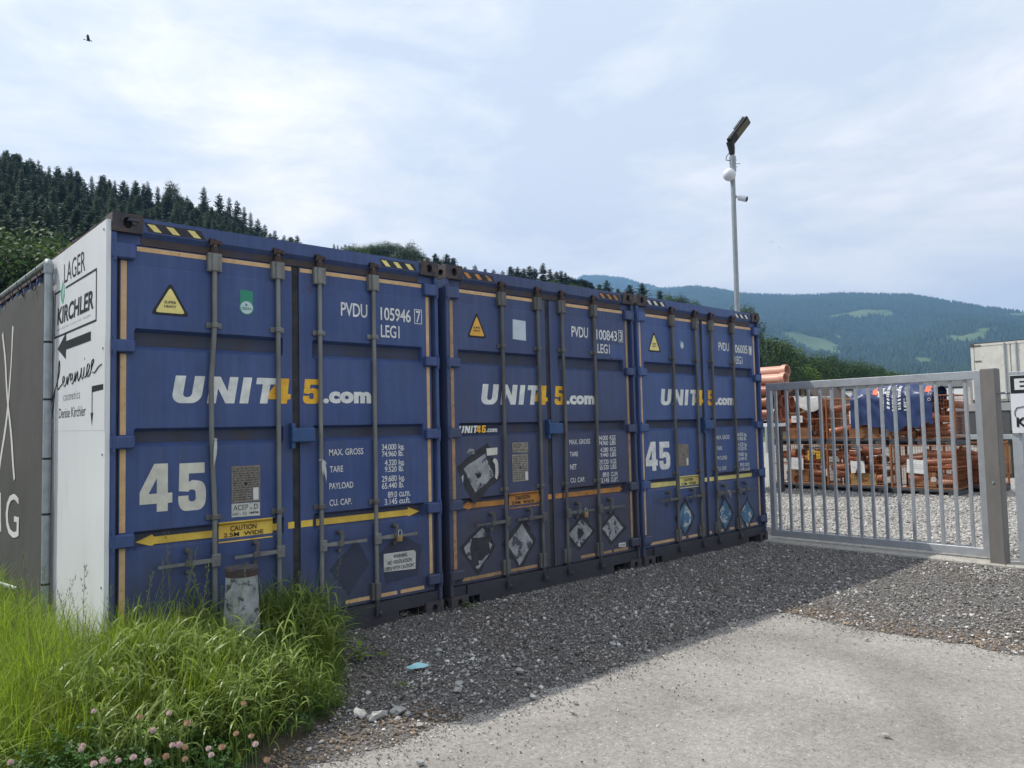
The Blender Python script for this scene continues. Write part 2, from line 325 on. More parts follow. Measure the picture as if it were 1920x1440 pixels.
def arc(cx, cy, rx, ry, a0, a1, n=6):
    return [(cx + rx*math.cos(R(a0 + (a1-a0)*i/n)), cy + ry*math.sin(R(a0 + (a1-a0)*i/n))) for i in range(n+1)]
GL = {
 'U': [[(0, 1)] + arc(.34, .34, .34, .34, 180, 270) + arc(.66, .34, .34, .34, 270, 360) + [(1, 1), (.65, 1)] + arc(.52, .36, .13, .14, 0, -90, 4) + arc(.48, .36, .13, .14, 270, 180, 4) + [(.35, 1)]],
 'N': [[(0, 0), (0, 1), (.34, 1), (.68, .46), (.68, 1), (1, 1), (1, 0), (.67, 0), (.32, .56), (.32, 0)]],
 'I': [[(0, 0), (1, 0), (1, 1), (0, 1)]],
 'T': [[(0, 1), (0, .75), (.32, .75), (.32, 0), (.68, 0), (.68, .75), (1, .75), (1, 1)]],
 '4': [[(0, .17), (.52, .17), (.52, .38), (.27, .38), (.52, .70), (.52, 1), (.44, 1), (0, .42)], [(.52, 0), (.86, 0), (.86, .17), (1, .17), (1, .38), (.86, .38), (.86, 1), (.52, 1)]],
 '5': [[(.04, 1), (.02, .42), (.36, .40)] + [(.42, .44), (.54, .44), (.62, .40), (.63, .24), (.56, .19), (.44, .19), (.37, .23), (.36, .32), (0, .32)] + arc(.26, .22, .26, .22, 180, 270, 4) + arc(.72, .24, .28, .24, 270, 360, 4) + arc(.72, .40, .28, .22, 0, 90, 4) + [(.5, .64), (.37, .60), (.38, .78), (.95, .78), (.95, 1)]],
}
def glyph(mb, ch, box, shear=0, M=None):
    x0, z0, x1, z1 = box
    for poly in GL[ch]:
        pts = [(x0 + x*(x1-x0) + shear*y*(z1-z0), z0 + y*(z1-z0)) for x, y in poly]
        mb.add([M(*p) for p in pts], [tuple(range(len(pts)))])

# ------------------------------------------------------------------ scatter by geometry nodes (stuff only)
def scatter(name, pts, rots, scls, var, templates):
    me = bpy.data.meshes.new(name); me.from_pydata([tuple(p) for p in pts], [], [])
    a = me.attributes.new('rot', 'FLOAT_VECTOR', 'POINT'); a.data.foreach_set('vector', np.array(rots, 'f').ravel())
    a = me.attributes.new('scl', 'FLOAT_VECTOR', 'POINT'); a.data.foreach_set('vector', np.array([s if hasattr(s, '__len__') else (s,)*3 for s in scls], 'f').ravel())
    a = me.attributes.new('var', 'INT', 'POINT'); a.data.foreach_set('value', np.array(var, 'i'))
    o = put(name, me); kind(o, 'stuff')
    ng = bpy.data.node_groups.new(name, 'GeometryNodeTree')
    ng.interface.new_socket('Geometry', in_out='INPUT', socket_type='NodeSocketGeometry')
    ng.interface.new_socket('Geometry', in_out='OUTPUT', socket_type='NodeSocketGeometry')
    gi = ng.nodes.new('NodeGroupInput'); go = ng.nodes.new('NodeGroupOutput'); L = ng.links.new
    jn = ng.nodes.new('GeometryNodeJoinGeometry')
    def attr(nm, dt):
        n = ng.nodes.new('GeometryNodeInputNamedAttribute'); n.data_type = dt; n.inputs['Name'].default_value = nm
        return [s for s in n.outputs if s.enabled][0]
    ar = attr('rot', 'FLOAT_VECTOR'); asx = attr('scl', 'FLOAT_VECTOR'); av = attr('var', 'INT')
    e2r = ng.nodes.new('FunctionNodeEulerToRotation'); L(ar, e2r.inputs[0])
    for k, tm in enumerate(templates):
        to = bpy.data.objects.new(name + '_piece', tm)
        oi = ng.nodes.new('GeometryNodeObjectInfo'); oi.inputs['Object'].default_value = to; oi.inputs['As Instance'].default_value = True
        ip = ng.nodes.new('GeometryNodeInstanceOnPoints')
        cmp = ng.nodes.new('FunctionNodeCompare'); cmp.data_type = 'INT'; cmp.operation = 'EQUAL'
        ins = [s for s in cmp.inputs if s.enabled]; L(av, ins[0]); ins[1].default_value = k
        L(gi.outputs[0], ip.inputs['Points']); L(cmp.outputs[0], ip.inputs['Selection']); L(oi.outputs['Geometry'], ip.inputs['Instance'])
        L(e2r.outputs[0], ip.inputs['Rotation']); L(asx, ip.inputs['Scale']); L(ip.outputs[0], jn.inputs[0])
    L(jn.outputs[0], go.inputs[0])
    md = o.modifiers.new('scatter', 'NODES'); md.node_group = ng
    return o

def sheet(name, pts, z, mat, tri=False):
    mb = MB(); mb.add([(x, y, z) for x, y in pts], [tuple(range(len(pts)))]); o = mb.build(name, mat); return kind(o, 'structure')

HAZE = 1.35e-4
# ------------------------------------------------------------------ shipping containers
W, H, LEN, DP = 2.5, 2.896, 13.7, .045
REC = [(2.05, 2.185), (1.435, 1.555), (.795, .915)]
def prof(z, xin=True):
    if not xin: return DP
    for a, b in REC:
        if a <= z <= b:
            return DP + .046 * min(1, (z - a)/(.028 if a > 1 else .02), (b - z)/.020)
    return DP
def ring_casting(mb, w, d, h, x0, y0, z0, sx, front=True):
    """corner casting with an oval hole in the end face and one in the outer side face"""
    n = 20
    def face(o, ux, uy, inn, wu, hv, hr):
        outer = []; hole = []; deep = []
        for i in range(n):
            t = 2*math.pi*(i+.5)/n; c, s_ = math.cos(t), math.sin(t)
            k = min((wu/2)/max(abs(c), 1e-6), (hv/2)/max(abs(s_), 1e-6))
            outer.append((wu/2 + c*k, hv/2 + s_*k)); hole.append((wu/2 + c*hr[0], hv/2 + s_*hr[1]))
        P = lambda u, v, q: o + ux*u + uy*v + inn*q
        vs = [P(u, v, 0) for u, v in outer] + [P(u, v, 0) for u, v in hole] + [P(u, v, .045) for u, v in hole]
        fs = [(i, (i+1) % n, n+(i+1) % n, n+i) for i in range(n)] + [(n+i, n+(i+1) % n, 2*n+(i+1) % n, 2*n+i) for i in range(n)] + [tuple(range(2*n, 3*n))]
        mb.add(vs, fs)
        for a in (0, 1):
            for b in (0, 1):     # fill the four tiny corners of the plate
                cu, cv = a*wu, b*hv
                q = [(u, v) for u, v in outer if abs(u-cu) < wu*.5 and abs(v-cv) < hv*.5]
                q = [p for p in q if abs(p[0]-cu) < 1e-6 or abs(p[1]-cv) < 1e-6]
                e1 = [p for p in q if abs(p[0]-cu) < 1e-6]; e2 = [p for p in q if abs(p[1]-cv) < 1e-6]
                if e1 and e2:
                    p1 = min(e1, key=lambda p: abs(p[1]-cv)); p2 = min(e2, key=lambda p: abs(p[0]-cu))
                    mb.add([P(cu, cv, 0), P(*p1, 0), P(*p2, 0)], [(0, 1, 2)])
    X, Y, Z = Vector((1, 0, 0)), Vector((0, 1, 0)), Vector((0, 0, 1))
    o = Vector((x0, y0, z0)); yi = Y if front else -Y
    face(o, X, Z, yi, w, h, (.028, .036))
    y1 = y0 + (d if front else -d)
    if sx < 0: face(o, yi, Z, X, d, h, (.036, .026)); xo = x0 + w
    else: face(o + X*w, yi, Z, -X, d, h, (.036, .026)); xo = x0
    e = .0
    mb.add([(x0, y0, z0), (x0+w, y0, z0), (x0+w, y1, z0), (x0, y1, z0), (x0, y0, z0+h), (x0+w, y0, z0+h), (x0+w, y1, z0+h), (x0, y1, z0+h)],
           [(0, 1, 2, 3), (4, 5, 6, 7), (2, 3, 7, 6)])
    mb.add([(xo, y0, z0), (xo, y1, z0), (xo, y1, z0+h), (xo, y0, z0+h)], [(0, 1, 2, 3)])

def door_mesh(xa, xb, pa, pb):
    xs = [xa, pa, pa + .008, pb - .008, pb, xb]
    zs = [.20, .21]
    for a, b in REC: zs += [a, a + (.028 if a > 1 else .02), b - .02, b]
    zs = sorted(zs + [2.70, 2.71, .5, 1.2, 1.8, 2.45, 2.58, 2.586])
    mb = MB(); nx = len(xs); v = []
    for z in zs:
        for i, x in enumerate(xs): v.append((x, prof(z, 2 <= i <= 3) + (.004 if z == 2.586 and 2 <= i <= 3 else 0), z))
    f = [(r*nx+c, r*nx+c+1, (r+1)*nx+c+1, (r+1)*nx+c) for r in range(len(zs)-1) for c in range(nx-1)]
    mb.add(v, f)
    mb.add([(xa, DP, .20), (xb, DP, .20), (xb, .10, .20), (xa, .10, .20), (xa, DP, 2.71), (xb, DP, 2.71), (xb, .10, 2.71), (xa, .10, 2.71)],
           [(0, 1, 2, 3), (4, 7, 6, 5), (0, 3, 7, 4), (1, 5, 6, 2), (2, 6, 7, 3)])
    return mb
def corrug(mb, axis, length, z0, z1, x, sgn, y0):
    """trapezoid corrugated wall running along y"""
    pts = []; y = y0; d = .036
    while y < y0 + length - .28:
        pts += [(y, 0), (y+.07, 0), (y+.14, d), (y+.21, d)]; y += .28
    pts.append((y0 + length, 0))
    vs = [(x - sgn*q, yy, z) for z in (z0, z1) for yy, q in pts]; n = len(pts)
    mb.add(vs, [(i, i+1, n+i+1, n+i) for i in range(n-1)])
    # the same sheet has thickness
    vs = [(x - sgn*(q+.004), yy, z) for z in (z0, z1) for yy, q in pts]
    mb.add(vs, [(i, n+i, n+i+1, i+1) for i in range(n-1)])

BARX = (.637, 1.088, 1.415, 1.878)
_cache = {}
def shared(key, fn):
    if key not in _cache: _cache[key] = fn()
    return _cache[key]

class Cont:
    def __init__(s, k, x0, y0, blue, bar, label):
        s.k, s.x0, s.y0, s.blue = k, x0, y0, blue
        s.t = thing('shipping_container', label, 'shipping container', (x0, y0, 0), 'blue shipping containers in a row')
        t = s.t
        # corner castings
        for i, (cx, cz, sx) in enumerate(((0, H-.118, -1), (W-.178, H-.118, 1), (0, 0, -1), (W-.178, 0, 1))):
            for fr in (True, False):
                mb = MB(); ring_casting(mb, .178, .162, .118, cx, 0 if fr else LEN, cz, sx, fr)
                mb.build('corner_casting', 'rusty', t)
        mb = MB(); mb.prism([(0, 0)], 0, 0) if False else None
        # header with a sloping lower lip
        P = [(.018, 2.884), (.018, 2.795), (.046, 2.765), (.046, 2.716), (.12, 2.716), (.12, 2.884)]
        n = len(P); x1, x2 = .178, W-.178
        mb.add([(x1, a, b) for a, b in P] + [(x2, a, b) for a, b in P], [tuple(range(n)), tuple(range(2*n-1, n-1, -1))] + [(i, n+i, n+(i+1) % n, (i+1) % n) for i in range(n)])
        mb.box((.034, .046, 2.716), (.176, .12, 2.776)); mb.box((W-.176, .046, 2.716), (W-.034, .12, 2.776))
        s.header = mb.build('header', blue, t)
        m = MB().box((.18, .0435, 2.716), (W-.18, .0455, 2.764)); m.build('rust_band', 'rustband', t)
        # sill
        mb = MB(); mb.box((.179, .012, .10), (W-.179, .13, .192)); mb.box((.31, .012, 0), (2.07, .13, .0995)); mb.box((.24, .014, 0), (.245, .13, .0995)); mb.box((W-.245, .014, 0), (W-.24, .13, .0995))
        mb.box((.034, .03, .12), (.176, .12, .192)); mb.box((W-.176, .03, .12), (W-.034, .12, .192)); mb.build('sill', 'sill', t)
        for a, b in ((0, .032), (W-.032, W)):
            for y in (.008, LEN-.16):
                MB().bbox((a, y, .119), (b, y+.15, H-.119), .006).build('corner_post', blue, t)
        # long walls, rails, roof, rear wall, floor
        for xx, sg in ((0.006, -1), (W-.006, 1)):
            mb = MB(); corrug(mb, 1, LEN-.33, .16, H-.06, xx, sg, .165); mb.build('side_wall', blue, t)
            mb = MB(); a = xx-.006 if sg < 0 else xx-.05
            mb.box((a, .163, H-.07), (a+.056, LEN-.163, H-.012)); mb.build('top_rail', 'rust', t)
            MB().box((a, .163, .02), (a+.056, LEN-.163, .165)).build('bottom_rail', 'sill', t)
        mb = MB(); pts = []; y = .165
        while y < LEN-.4: pts += [(y, 0), (y+.12, 0), (y+.15, .02), (y+.27, .02)]; y += .30
        pts.append((LEN-.165, 0)); n = len(pts)
        mb.add([(x, yy, H-.03+q) for x in (.05, W-.05) for yy, q in pts], [(i, i+1, n+i+1, n+i) for i in range(n-1)])
        mb.box((.03, .12, H-.035), (W-.03, .166, H-.013)); mb.build('roof', blue, t)
        MB().box((.03, LEN-.1, .12), (W-.03, LEN-.05, H-.1)).build('rear_wall', blue, t)
        # doors
        s.doors = []
        for j, (xa, xb, pa, pb) in enumerate(((.056, 1.205, .142, 1.135), (1.262, 2.444, 1.365, 2.352))):
            d = put('door', shared(('door', j, blue), lambda: door_mesh(xa, xb, pa, pb).mesh('door', blue)), t); s.doors.append(d)
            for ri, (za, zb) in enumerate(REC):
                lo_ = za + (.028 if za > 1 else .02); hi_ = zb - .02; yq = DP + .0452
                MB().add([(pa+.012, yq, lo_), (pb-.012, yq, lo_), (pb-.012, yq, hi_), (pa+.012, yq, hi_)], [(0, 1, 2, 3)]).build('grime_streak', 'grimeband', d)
            # gaskets
            if j == 0: MB().box((.034, .055, .195), (.0555, .11, 2.715)).build('door_gasket', 'gasket', d)
            else:
                MB().box((2.4445, .055, .195), (2.466, .11, 2.715)).build('door_gasket', 'gasket', d)
                MB().box((1.2055, .056, .195), (1.2615, .11, 2.715)).build('door_gasket', 'gasket', d)
            # hinges
            for (za, zb) in ((2.612, 2.708), (2.026, 2.104), (1.43, 1.51), (.825, .908), (.25, .33)):
                mb = MB()
                if j == 0: mb.bbox((-.002, -.004, za), (.139, .044, zb), .008); mb.cyl((.017, -.001, za-.02), (.017, -.001, zb+.02), .009, n=8)
                else: mb.bbox((2.362, -.004, za), (2.502, .044, zb), .008); mb.cyl((W-.017, -.001, za-.02), (W-.017, -.001, zb+.02), .009, n=8)
                mb.build('hinge', blue, d)
            # reflective strips
            xs = (.062, .096) if j == 0 else (2.396, 2.426)
            tn = 'tan' if k != 1 else 'tan2'
            for (za, zb) in ((2.11, 2.605), (1.515, 2.02), (.915, 1.425), (.335, .82)):
                MB().add([(xs[0], DP-.0015, za), (xs[1], DP-.0015, za), (xs[1], DP-.0015, zb), (xs[0], DP-.0015, zb)], [(0, 1, 2, 3)]).build('reflective_strip', tn, d)
            segs = (((.155, .59), (.685, 1.04), (1.135, 1.20)) if j == 0 else ((1.27, 1.365), (1.465, 1.83), (1.925, 2.355)))
            if k == 1 : segs = segs[:2] if j == 0 else segs[1:]
            for a, b in segs:
                MB().add([(a, DP-.0015, 2.676), (b, DP-.0015, 2.676), (b, DP-.0015, 2.705), (a, DP-.0015, 2.705)], [(0, 1, 2, 3)]).build('reflective_strip', 'tan', d)
            segs = (((.15, .59), (.685, 1.03)) if j == 0 else ((1.62, 1.83), (1.925, 2.08), (2.11, 2.34)))
            if k == 2: segs = (((.16, .585), (.68, .80), (.85, 1.03)) if j == 0 else ((1.27, 1.32), (1.5, 1.56), (1.70, 1.80), (1.95, 2.0), (2.16, 2.34)))
            for a, b in segs:
                MB().add([(a, DP-.0015, .222), (b, DP-.0015, .222), (b-.004, DP-.0015, .25), (a, DP-.0015, .25)], [(0, 1, 2, 3)]).build('reflective_strip', tn, d)
            # locking gear
            for bi in ((0, 1) if j == 0 else (2, 3)):
                X = BARX[bi]; YB = .018
                pts = [(X, YB, 2.80), (X, YB, 2.2), (X, YB, 1.6), (X, YB, .96), (X, YB, .13)]
                if k == 0 and bi == 0: pts = [(X, YB, 2.80), (X, YB, 2.24), (X-.008, YB, 2.1), (X-.026, YB-.006, 1.85), (X-.022, YB-.004, 1.5), (X-.006, YB, 1.15), (X, YB, .96), (X, YB, .13)]
                if k == 1 and bi == 2: pts = [(X, YB, 2.80), (X, YB, 2.24), (X+.012, YB, 1.6), (X, YB, .96), (X, YB, .13)]
                MB().tube(pts, .0165, 12).build('locking_bar', bar, d, True)
                mb = MB(); mb.bbox((X-.046, .004, 2.598), (X-.018, .0445, 2.722), .003); mb.bbox((X+.018, .004, 2.598), (X+.046, .0445, 2.722), .003); mb.bbox((X-.022, -.006, 2.60), (X+.022, .004, 2.72), .003)
                for q in (-.03, .03):
                    for z in (2.615, 2.70): mb.cyl((X+q, .0, z), (X+q, .005, z), .006, n=6)
                mb.build('bar_guide', bar, d)
                mb = MB(); mb.cyl((X, YB, 2.722), (X, YB, 2.765), .024, n=10); mb.cyl((X, YB, 2.765), (X, YB, 2.815), .017, n=8)
                mb.box((X-.040, -.004, 2.782), (X+.036, .0175, 2.806)); mb.box((X-.040, -.012, 2.770), (X-.026, .0175, 2.815)); mb.box((X+.024, -.008, 2.775), (X+.040, .0175, 2.800))
                mb.build('cam_keeper', 'rust', d)
                for z in (2.235, .96):
                    mb = MB(); mb.bbox((X-.050, .030, z-.018), (X+.050, .0445, z+.018), .002); mb.bbox((X-.023, -.004, z-.018), (X+.023, .031, z+.018), .006)
                    for q in (-.037, .037): mb.cyl((X+q, .024, z), (X+q, .031, z), .006, n=6)
                    mb.build('bar_guide', bar if z > 2 else 'bar2', d)
                mb = MB(); mb.bbox((X-.045, .01, .215), (X-.018, .0445, .345), .003); mb.bbox((X-.02, -.005, .225), (X+.024, .012, .345), .003)
                mb.build('bar_guide', 'bar2', d)
                mb = MB(); mb.cyl((X, YB, .15), (X, YB, .215), .025, n=10); mb.box((X-.035, -.008, .125), (X+.035, .0115, .148)); mb.box((X-.03, -.02, .10), (X-.012, .0115, .16)); mb.sphere((X+.012, -.003, .115), .022, 8, 5)
                mb.build('cam_keeper', 'sill', d)
                sgn = -1 if j == 0 else 1; L_ = .335 if bi != 1 else .30
                rot = Matrix.Rotation(R(1.2*sgn), 3, 'Y')
                mb = MB(); mb.bbox((X-.028, -.016, .64), (X+.028, .004, .722), .004); mb.cyl((X, -.02, .682), (X, -.014, .682), .012, n=8)
                pl = [(0, .012), (.12, .016), (.13, .009), (L_, .010), (L_, -.010), (.13, -.010), (.12, -.016), (0, -.012)]
                q = MB(); q.prism([(X + sgn*(.028+u), .685+v - u*.01) for u, v in (pl if sgn > 0 else pl[::-1])], -.010, .000); mb.add(q.v, q.f)
                mb.build('door_handle', bar, d)
                hx = X + sgn*(.17 if bi in (0, 1, 3) else .15)
                mb = MB(); mb.cyl((hx, -.004, .762), (hx, .044, .762), .019, n=12); mb.bbox((hx-.012, -.02, .70), (hx+.012, -.011, .765), .003); mb.bbox((hx-.03, -.022, .664), (hx+.012, -.012, .705), .003)
                mb.build('handle_catch', 'bar2', d); MB().cyl((hx+.0, .020, .628), (hx, .044, .628), .016, n=10).build('catch_seat', 'bar2', d)
        mb = MB(); mb.bbox((1.176, -.02, 1.437), (1.355, .042, 1.538), .006); mb.box((1.176, -.004, 1.538), (1.205, .042, 1.572)); mb.box((1.18, .0, 1.395), (1.205, .042, 1.436)); mb.cyl((1.225, -.024, 1.51), (1.225, -.019, 1.51), .005, n=8)
        mb.build('lock_box', 'bluelight', s.doors[1])
    # measured on the plane of the container fronts -> point on the door skin
    def D(s, x, z, d=None, off=.0022):
        d = prof(z, True) - off if d is None else d
        P = Vector((s.x0 + x, s.y0, z)); q = CAM + (P - CAM) * ((s.y0 + d - CAM.y) / (s.y0 - CAM.y))
        return (q.x - s.x0, d, q.z)
    def FL(s, x, z, off=.0022): return s.D(x, z, DP - off)
    def poly(s, name, pts, mat, dr, off=.002, label=None):
        o = MB().add([s.FL(x, z, off) for x, z in pts], [tuple(range(len(pts)))]).build(name, mat, s.doors[dr])
        if label: o['label'] = label
        return o
    def text(s, txt, box, mat, dr, bold=0, sp=1, off=.003, align='LEFT', lsp=1, name='lettering'):
        vs, fs = text_poly(txt, bold, sp, align, lsp); vs = fit(vs, box)
        return MB().add([s.FL(x, z, off) for x, z in vs], fs).build(name, mat, s.doors[dr])
    def unit(s):
        hi = 1.89; lo = 1.712; sh = .17
        o = MB(); yl = MB(); a, b = s.doors
        for ch, x0, x1 in (('U', .350, .537), ('N', .577, .762), ('I', .797, .858), ('T', .893, 1.045)): glyph(o, ch, (x0, lo, x1, hi), sh, lambda x, z: s.FL(x, z))
        o.build('lettering', 'white', a)
        g = MB(); glyph(g, '4', (1.00, lo, 1.165, hi), sh*.6, lambda x, z: s.FL(x, z)); g.build('lettering', 'yelorange', a)
        g = MB(); glyph(g, '5', (1.262, lo, 1.395, hi), sh*.5, lambda x, z: s.FL(x, z)); g.build('lettering', 'yelorange', b)
        s.text('.com', (1.425, 1.715, 1.835, 1.805), 'white', 1, .06, 1.06)
    def hatch(s, mat, lx, rx):
        mb = MB(); p = .0165
        for x in lx + rx: mb.add([(x+.002, p, 2.852), (x+.048, p, 2.852), (x+.092, p, 2.808), (x+.046, p, 2.808)], [(0, 1, 2, 3)])
        p = .0172
        for xs in (lx, rx): MB().add([(xs[0]-.015, p, 2.86), (xs[-1]+.09, p, 2.86), (xs[-1]+.125, p, 2.802), (xs[0]+.01, p, 2.802)], [(0, 1, 2, 3)]).build('hazard_backing', 'residue', s.t)
        [MB().add(mb.v[4*i:4*i+4], [(0, 1, 2, 3)]).build('hazard_stripe', mat, s.t) for i in range(len(mb.v)//4)]
    def triangle(s, x0, x1, z0, z1, mat, txt=True):
        xm = (x0+x1)/2
        def tri(k):
            P = [(x0, z0), (x1, z0), (xm, z1)]; c = (xm, (z0*2+z1)/3); out = []
            P = [(c[0] + (x-c[0])*k, c[1] + (z-c[1])*k) for x, z in P]
            for i in range(3):
                p = Vector(P[i]); a = Vector(P[i-1]); b = Vector(P[(i+1) % 3]); r = .024*k
                for t in (0, .5, 1):
                    q0 = p + (a-p).normalized()*r; q1 = p + (b-p).normalized()*r
                    out.append(tuple((q0*(1-t)**2 + p*2*t*(1-t)*.9 + p*2*t*(1-t)*.1 + q1*t**2)))
            return out
        s.poly('warning_triangle', tri(1.0), 'black', 0, .002); s.poly('warning_triangle', tri(.78), mat, 0, .003)
        c = z0 + (z1-z0)*.33
        s.text('SUPER', (xm-.037, c+.005, xm+.037, c+.023), 'black', 0, .02, off=.004); s.text('HEAVY', (xm-.037, c-.022, xm+.037, c-.004), 'black', 0, .02, off=.004)
    def arrow(s, mat, left, right, fold=True, ltail=False):
        a, b = s.doors
        def strip(pts, dr, dd=.0025):  # pts polygon, follows the recess
            MB().add([s.D(x, z, DP+.034-dd-(.0) if .845 < z < .89 else prof(z)-dd) for x, z in pts], [tuple(range(len(pts)))]).build('arrow_strip', mat, s.doors[dr])
        zt, zb = .878, .832
        dd = DP + .0425
        def flat(pts, dr): MB().add([s.D(x, z, dd) for x, z in pts], [tuple(range(len(pts)))]).build('arrow_strip', mat, s.doors[dr])
        if ltail: flat([(left, .886), (left, zb-.002), (.64, zb), (.64, zt)], 0)
        else: flat([(left, .855), (left+.10, .893), (left+.11, zt), (.64, zt), (.64, zb), (left+.11, zb), (left+.10, .82)], 0)
        flat([(1.03, zb), (1.115, zb), (1.115, zt), (1.03, zt)], 0)
        MB().add([s.FL(x, z) for x, z in ((1.145, zb), (1.192, zb), (1.192, zt), (1.145, zt))], [(0, 1, 2, 3)]).build('arrow_strip', mat, s.doors[0])
        MB().add([s.FL(x, z) for x, z in ((1.243, zb), (1.335, zb), (1.335, zt), (1.243, zt))], [(0, 1, 2, 3)]).build('arrow_strip', mat, s.doors[1])
        flat([(1.36, zb), (2.16, zb), (2.15, .818), (right, .855), (2.16, .895), (2.16, zt), (1.36, zt)], 1)
        # folded caution plate across the recess
        zs = [.788, .795, .808, .902, .915, .923]; vs = []
        for z in zs: vs += [s.D(.655, z, min(prof(z, True), DP+.030) - .003), s.D(1.03, z, min(prof(z, True), DP+.030) - .003)]
        MB().add(vs, [(2*i, 2*i+1, 2*i+3, 2*i+2) for i in range(len(zs)-1)]).build('caution_plate', mat, a)
        vs, fs = text_poly('CAUTION', .01); vs = fit(vs, (.735, .860, .915, .894))
        MB().add([s.D(x, z, min(prof(z), DP+.030)-.0085) for x, z in vs], fs).build('lettering', 'black', a)
        vs, fs = text_poly('2.5M  WIDE', .01); vs = fit(vs, (.69, .822, .965, .850))
        MB().add([s.D(x, z, min(prof(z), DP+.030)-.0085) for x, z in vs], fs).build('lettering', 'black', a)
    def scrap(s, pts, mat, dr, grow=.03, seed=0):
        r = random.Random(seed); c = (sum(p[0] for p in pts)/len(pts), sum(p[1] for p in pts)/len(pts))
        def jag(P, a, n=5):
            o = []
            for i in range(len(P)):
                p, q = P[i], P[(i+1) % len(P)]
                for t in range(n): k = t/n; o.append((p[0]+(q[0]-p[0])*k + r.uniform(-a, a), p[1]+(q[1]-p[1])*k + r.uniform(-a, a)))
            return o
        if grow: s.poly('glue_residue', jag([(c[0]+(x-c[0])*(1+grow*7), c[1]+(z-c[1])*(1+grow*7)) for x, z in pts], .012), 'residue', dr, .0012)
        return s.poly('placard_remnant', jag(pts, .006), mat, dr, .0026)

C1 = Cont(0, 0, 0, 'blue1', 'bar', 'cleanest and nearest blue shipping container, white 45 and ACEP-D plate, white board on its side')
C2 = Cont(1, 2.574, -.013, 'blue2', 'bar2', 'middle blue shipping container with sooty doors and torn grey placards')
C3 = Cont(2, 5.112, -.030, 'blue3', 'bar2', 'right-hand blue shipping container beside the gate, white 45 and scraped blue diamonds')
for c in (C1, C2, C3): c.unit()
C1.hatch('paleyellow', [.205, .32, .455], [1.95, 2.06, 2.175]); C2.hatch('orange', [.20, .32, .44], [1.97, 2.08, 2.18]); C3.hatch('white', [.19, .30, .42], [1.95, 2.06, 2.17])
C1.triangle(.225, .465, 2.275, 2.49, 'paleyellow'); C2.triangle(.215, .435, 2.29, 2.515, 'amber'); C3.triangle(.16, .395, 2.29, 2.515, 'paleyellow')
# container 1 print
C1.text('PVDU', (1.58, 2.375, 1.81, 2.48), 'white', 1, .012, .95); C1.text('105946', (1.93, 2.37, 2.215, 2.475), 'white', 1, .012, .95)
def boxed(c, ch, box):
    x0, z0, x1, z1 = box; t = .006; mb = MB()
    for q in ((x0, z0, x1, z0+t), (x0, z1-t, x1, z1), (x0, z0+t, x0+t, z1-t), (x1-t, z0+t, x1, z1-t)):
        mb.add([c.FL(q[0], q[1], .003), c.FL(q[2], q[1], .003), c.FL(q[2], q[3], .003), c.FL(q[0], q[3], .003)], [(0, 1, 2, 3)])
    vs, fs = text_poly(ch, .012); vs = fit(vs, (x0+.018, z0+.012, x1-.014, z1-.012)); mb.add([c.FL(x, z, .003) for x, z in vs], fs)
    mb.build('lettering', 'white', c.doors[1])
boxed(C1, '7', (2.25, 2.365, 2.325, 2.485))
C1.text('LEG1', (1.93, 2.235, 2.105, 2.335), 'white', 1, .012, .95)
def big45(c, m, b4, b5):
    g = MB(); glyph(g, '4', b4, 0, lambda x, z: c.FL(x, z)); glyph(g, '5', b5, 0, lambda x, z: c.FL(x, z)); g.build('lettering', m, c.doors[0])
big45(C1, 'cream', (.165, 1.03, .36, 1.33), (.397, 1.02, .572, 1.325))
C1.text('MAX. GROSS', (1.47, 1.33, 1.76, 1.378), 'white', 1, .012); C1.text('TARE', (1.475, 1.207, 1.585, 1.253), 'white', 1, .012)
C1.text('PAYLOAD', (1.47, 1.083, 1.67, 1.13), 'white', 1, .012); C1.text('CU. CAP.', (1.47, .962, 1.655, 1.008), 'white', 1, .012)
def nums(c, rows, u):
    for (t, b) in rows: c.text(t, b, 'white', 1, .008, .92)
nums(C1, [('34.000', (1.925, 1.354, 2.06, 1.40)), ('kg.', (2.08, 1.344, 2.135, 1.398)), ('74.960', (1.925, 1.302, 2.06, 1.345)), ('lb.', (2.08, 1.302, 2.125, 1.348)),
          ('4.320', (1.95, 1.232, 2.06, 1.278)), ('kg.', (2.08, 1.222, 2.135, 1.276)), ('9.520', (1.95, 1.182, 2.06, 1.225)), ('lb.', (2.08, 1.182, 2.125, 1.228)),
          ('29.680', (1.922, 1.108, 2.06, 1.155)), ('kg.', (2.08, 1.098, 2.135, 1.153)), ('65.440', (1.922, 1.054, 2.06, 1.10)), ('lb.', (2.08, 1.054, 2.125, 1.102)),
          ('89.0', (1.975, .983, 2.06, 1.03)), ('cu.m.', (2.08, .983, 2.185, 1.022)), ('3.145', (1.945, .93, 2.06, .976)), ('cu.ft.', (2.08, .93, 2.185, .976))], 0)
C1.arrow('yellow', .14, 2.27)
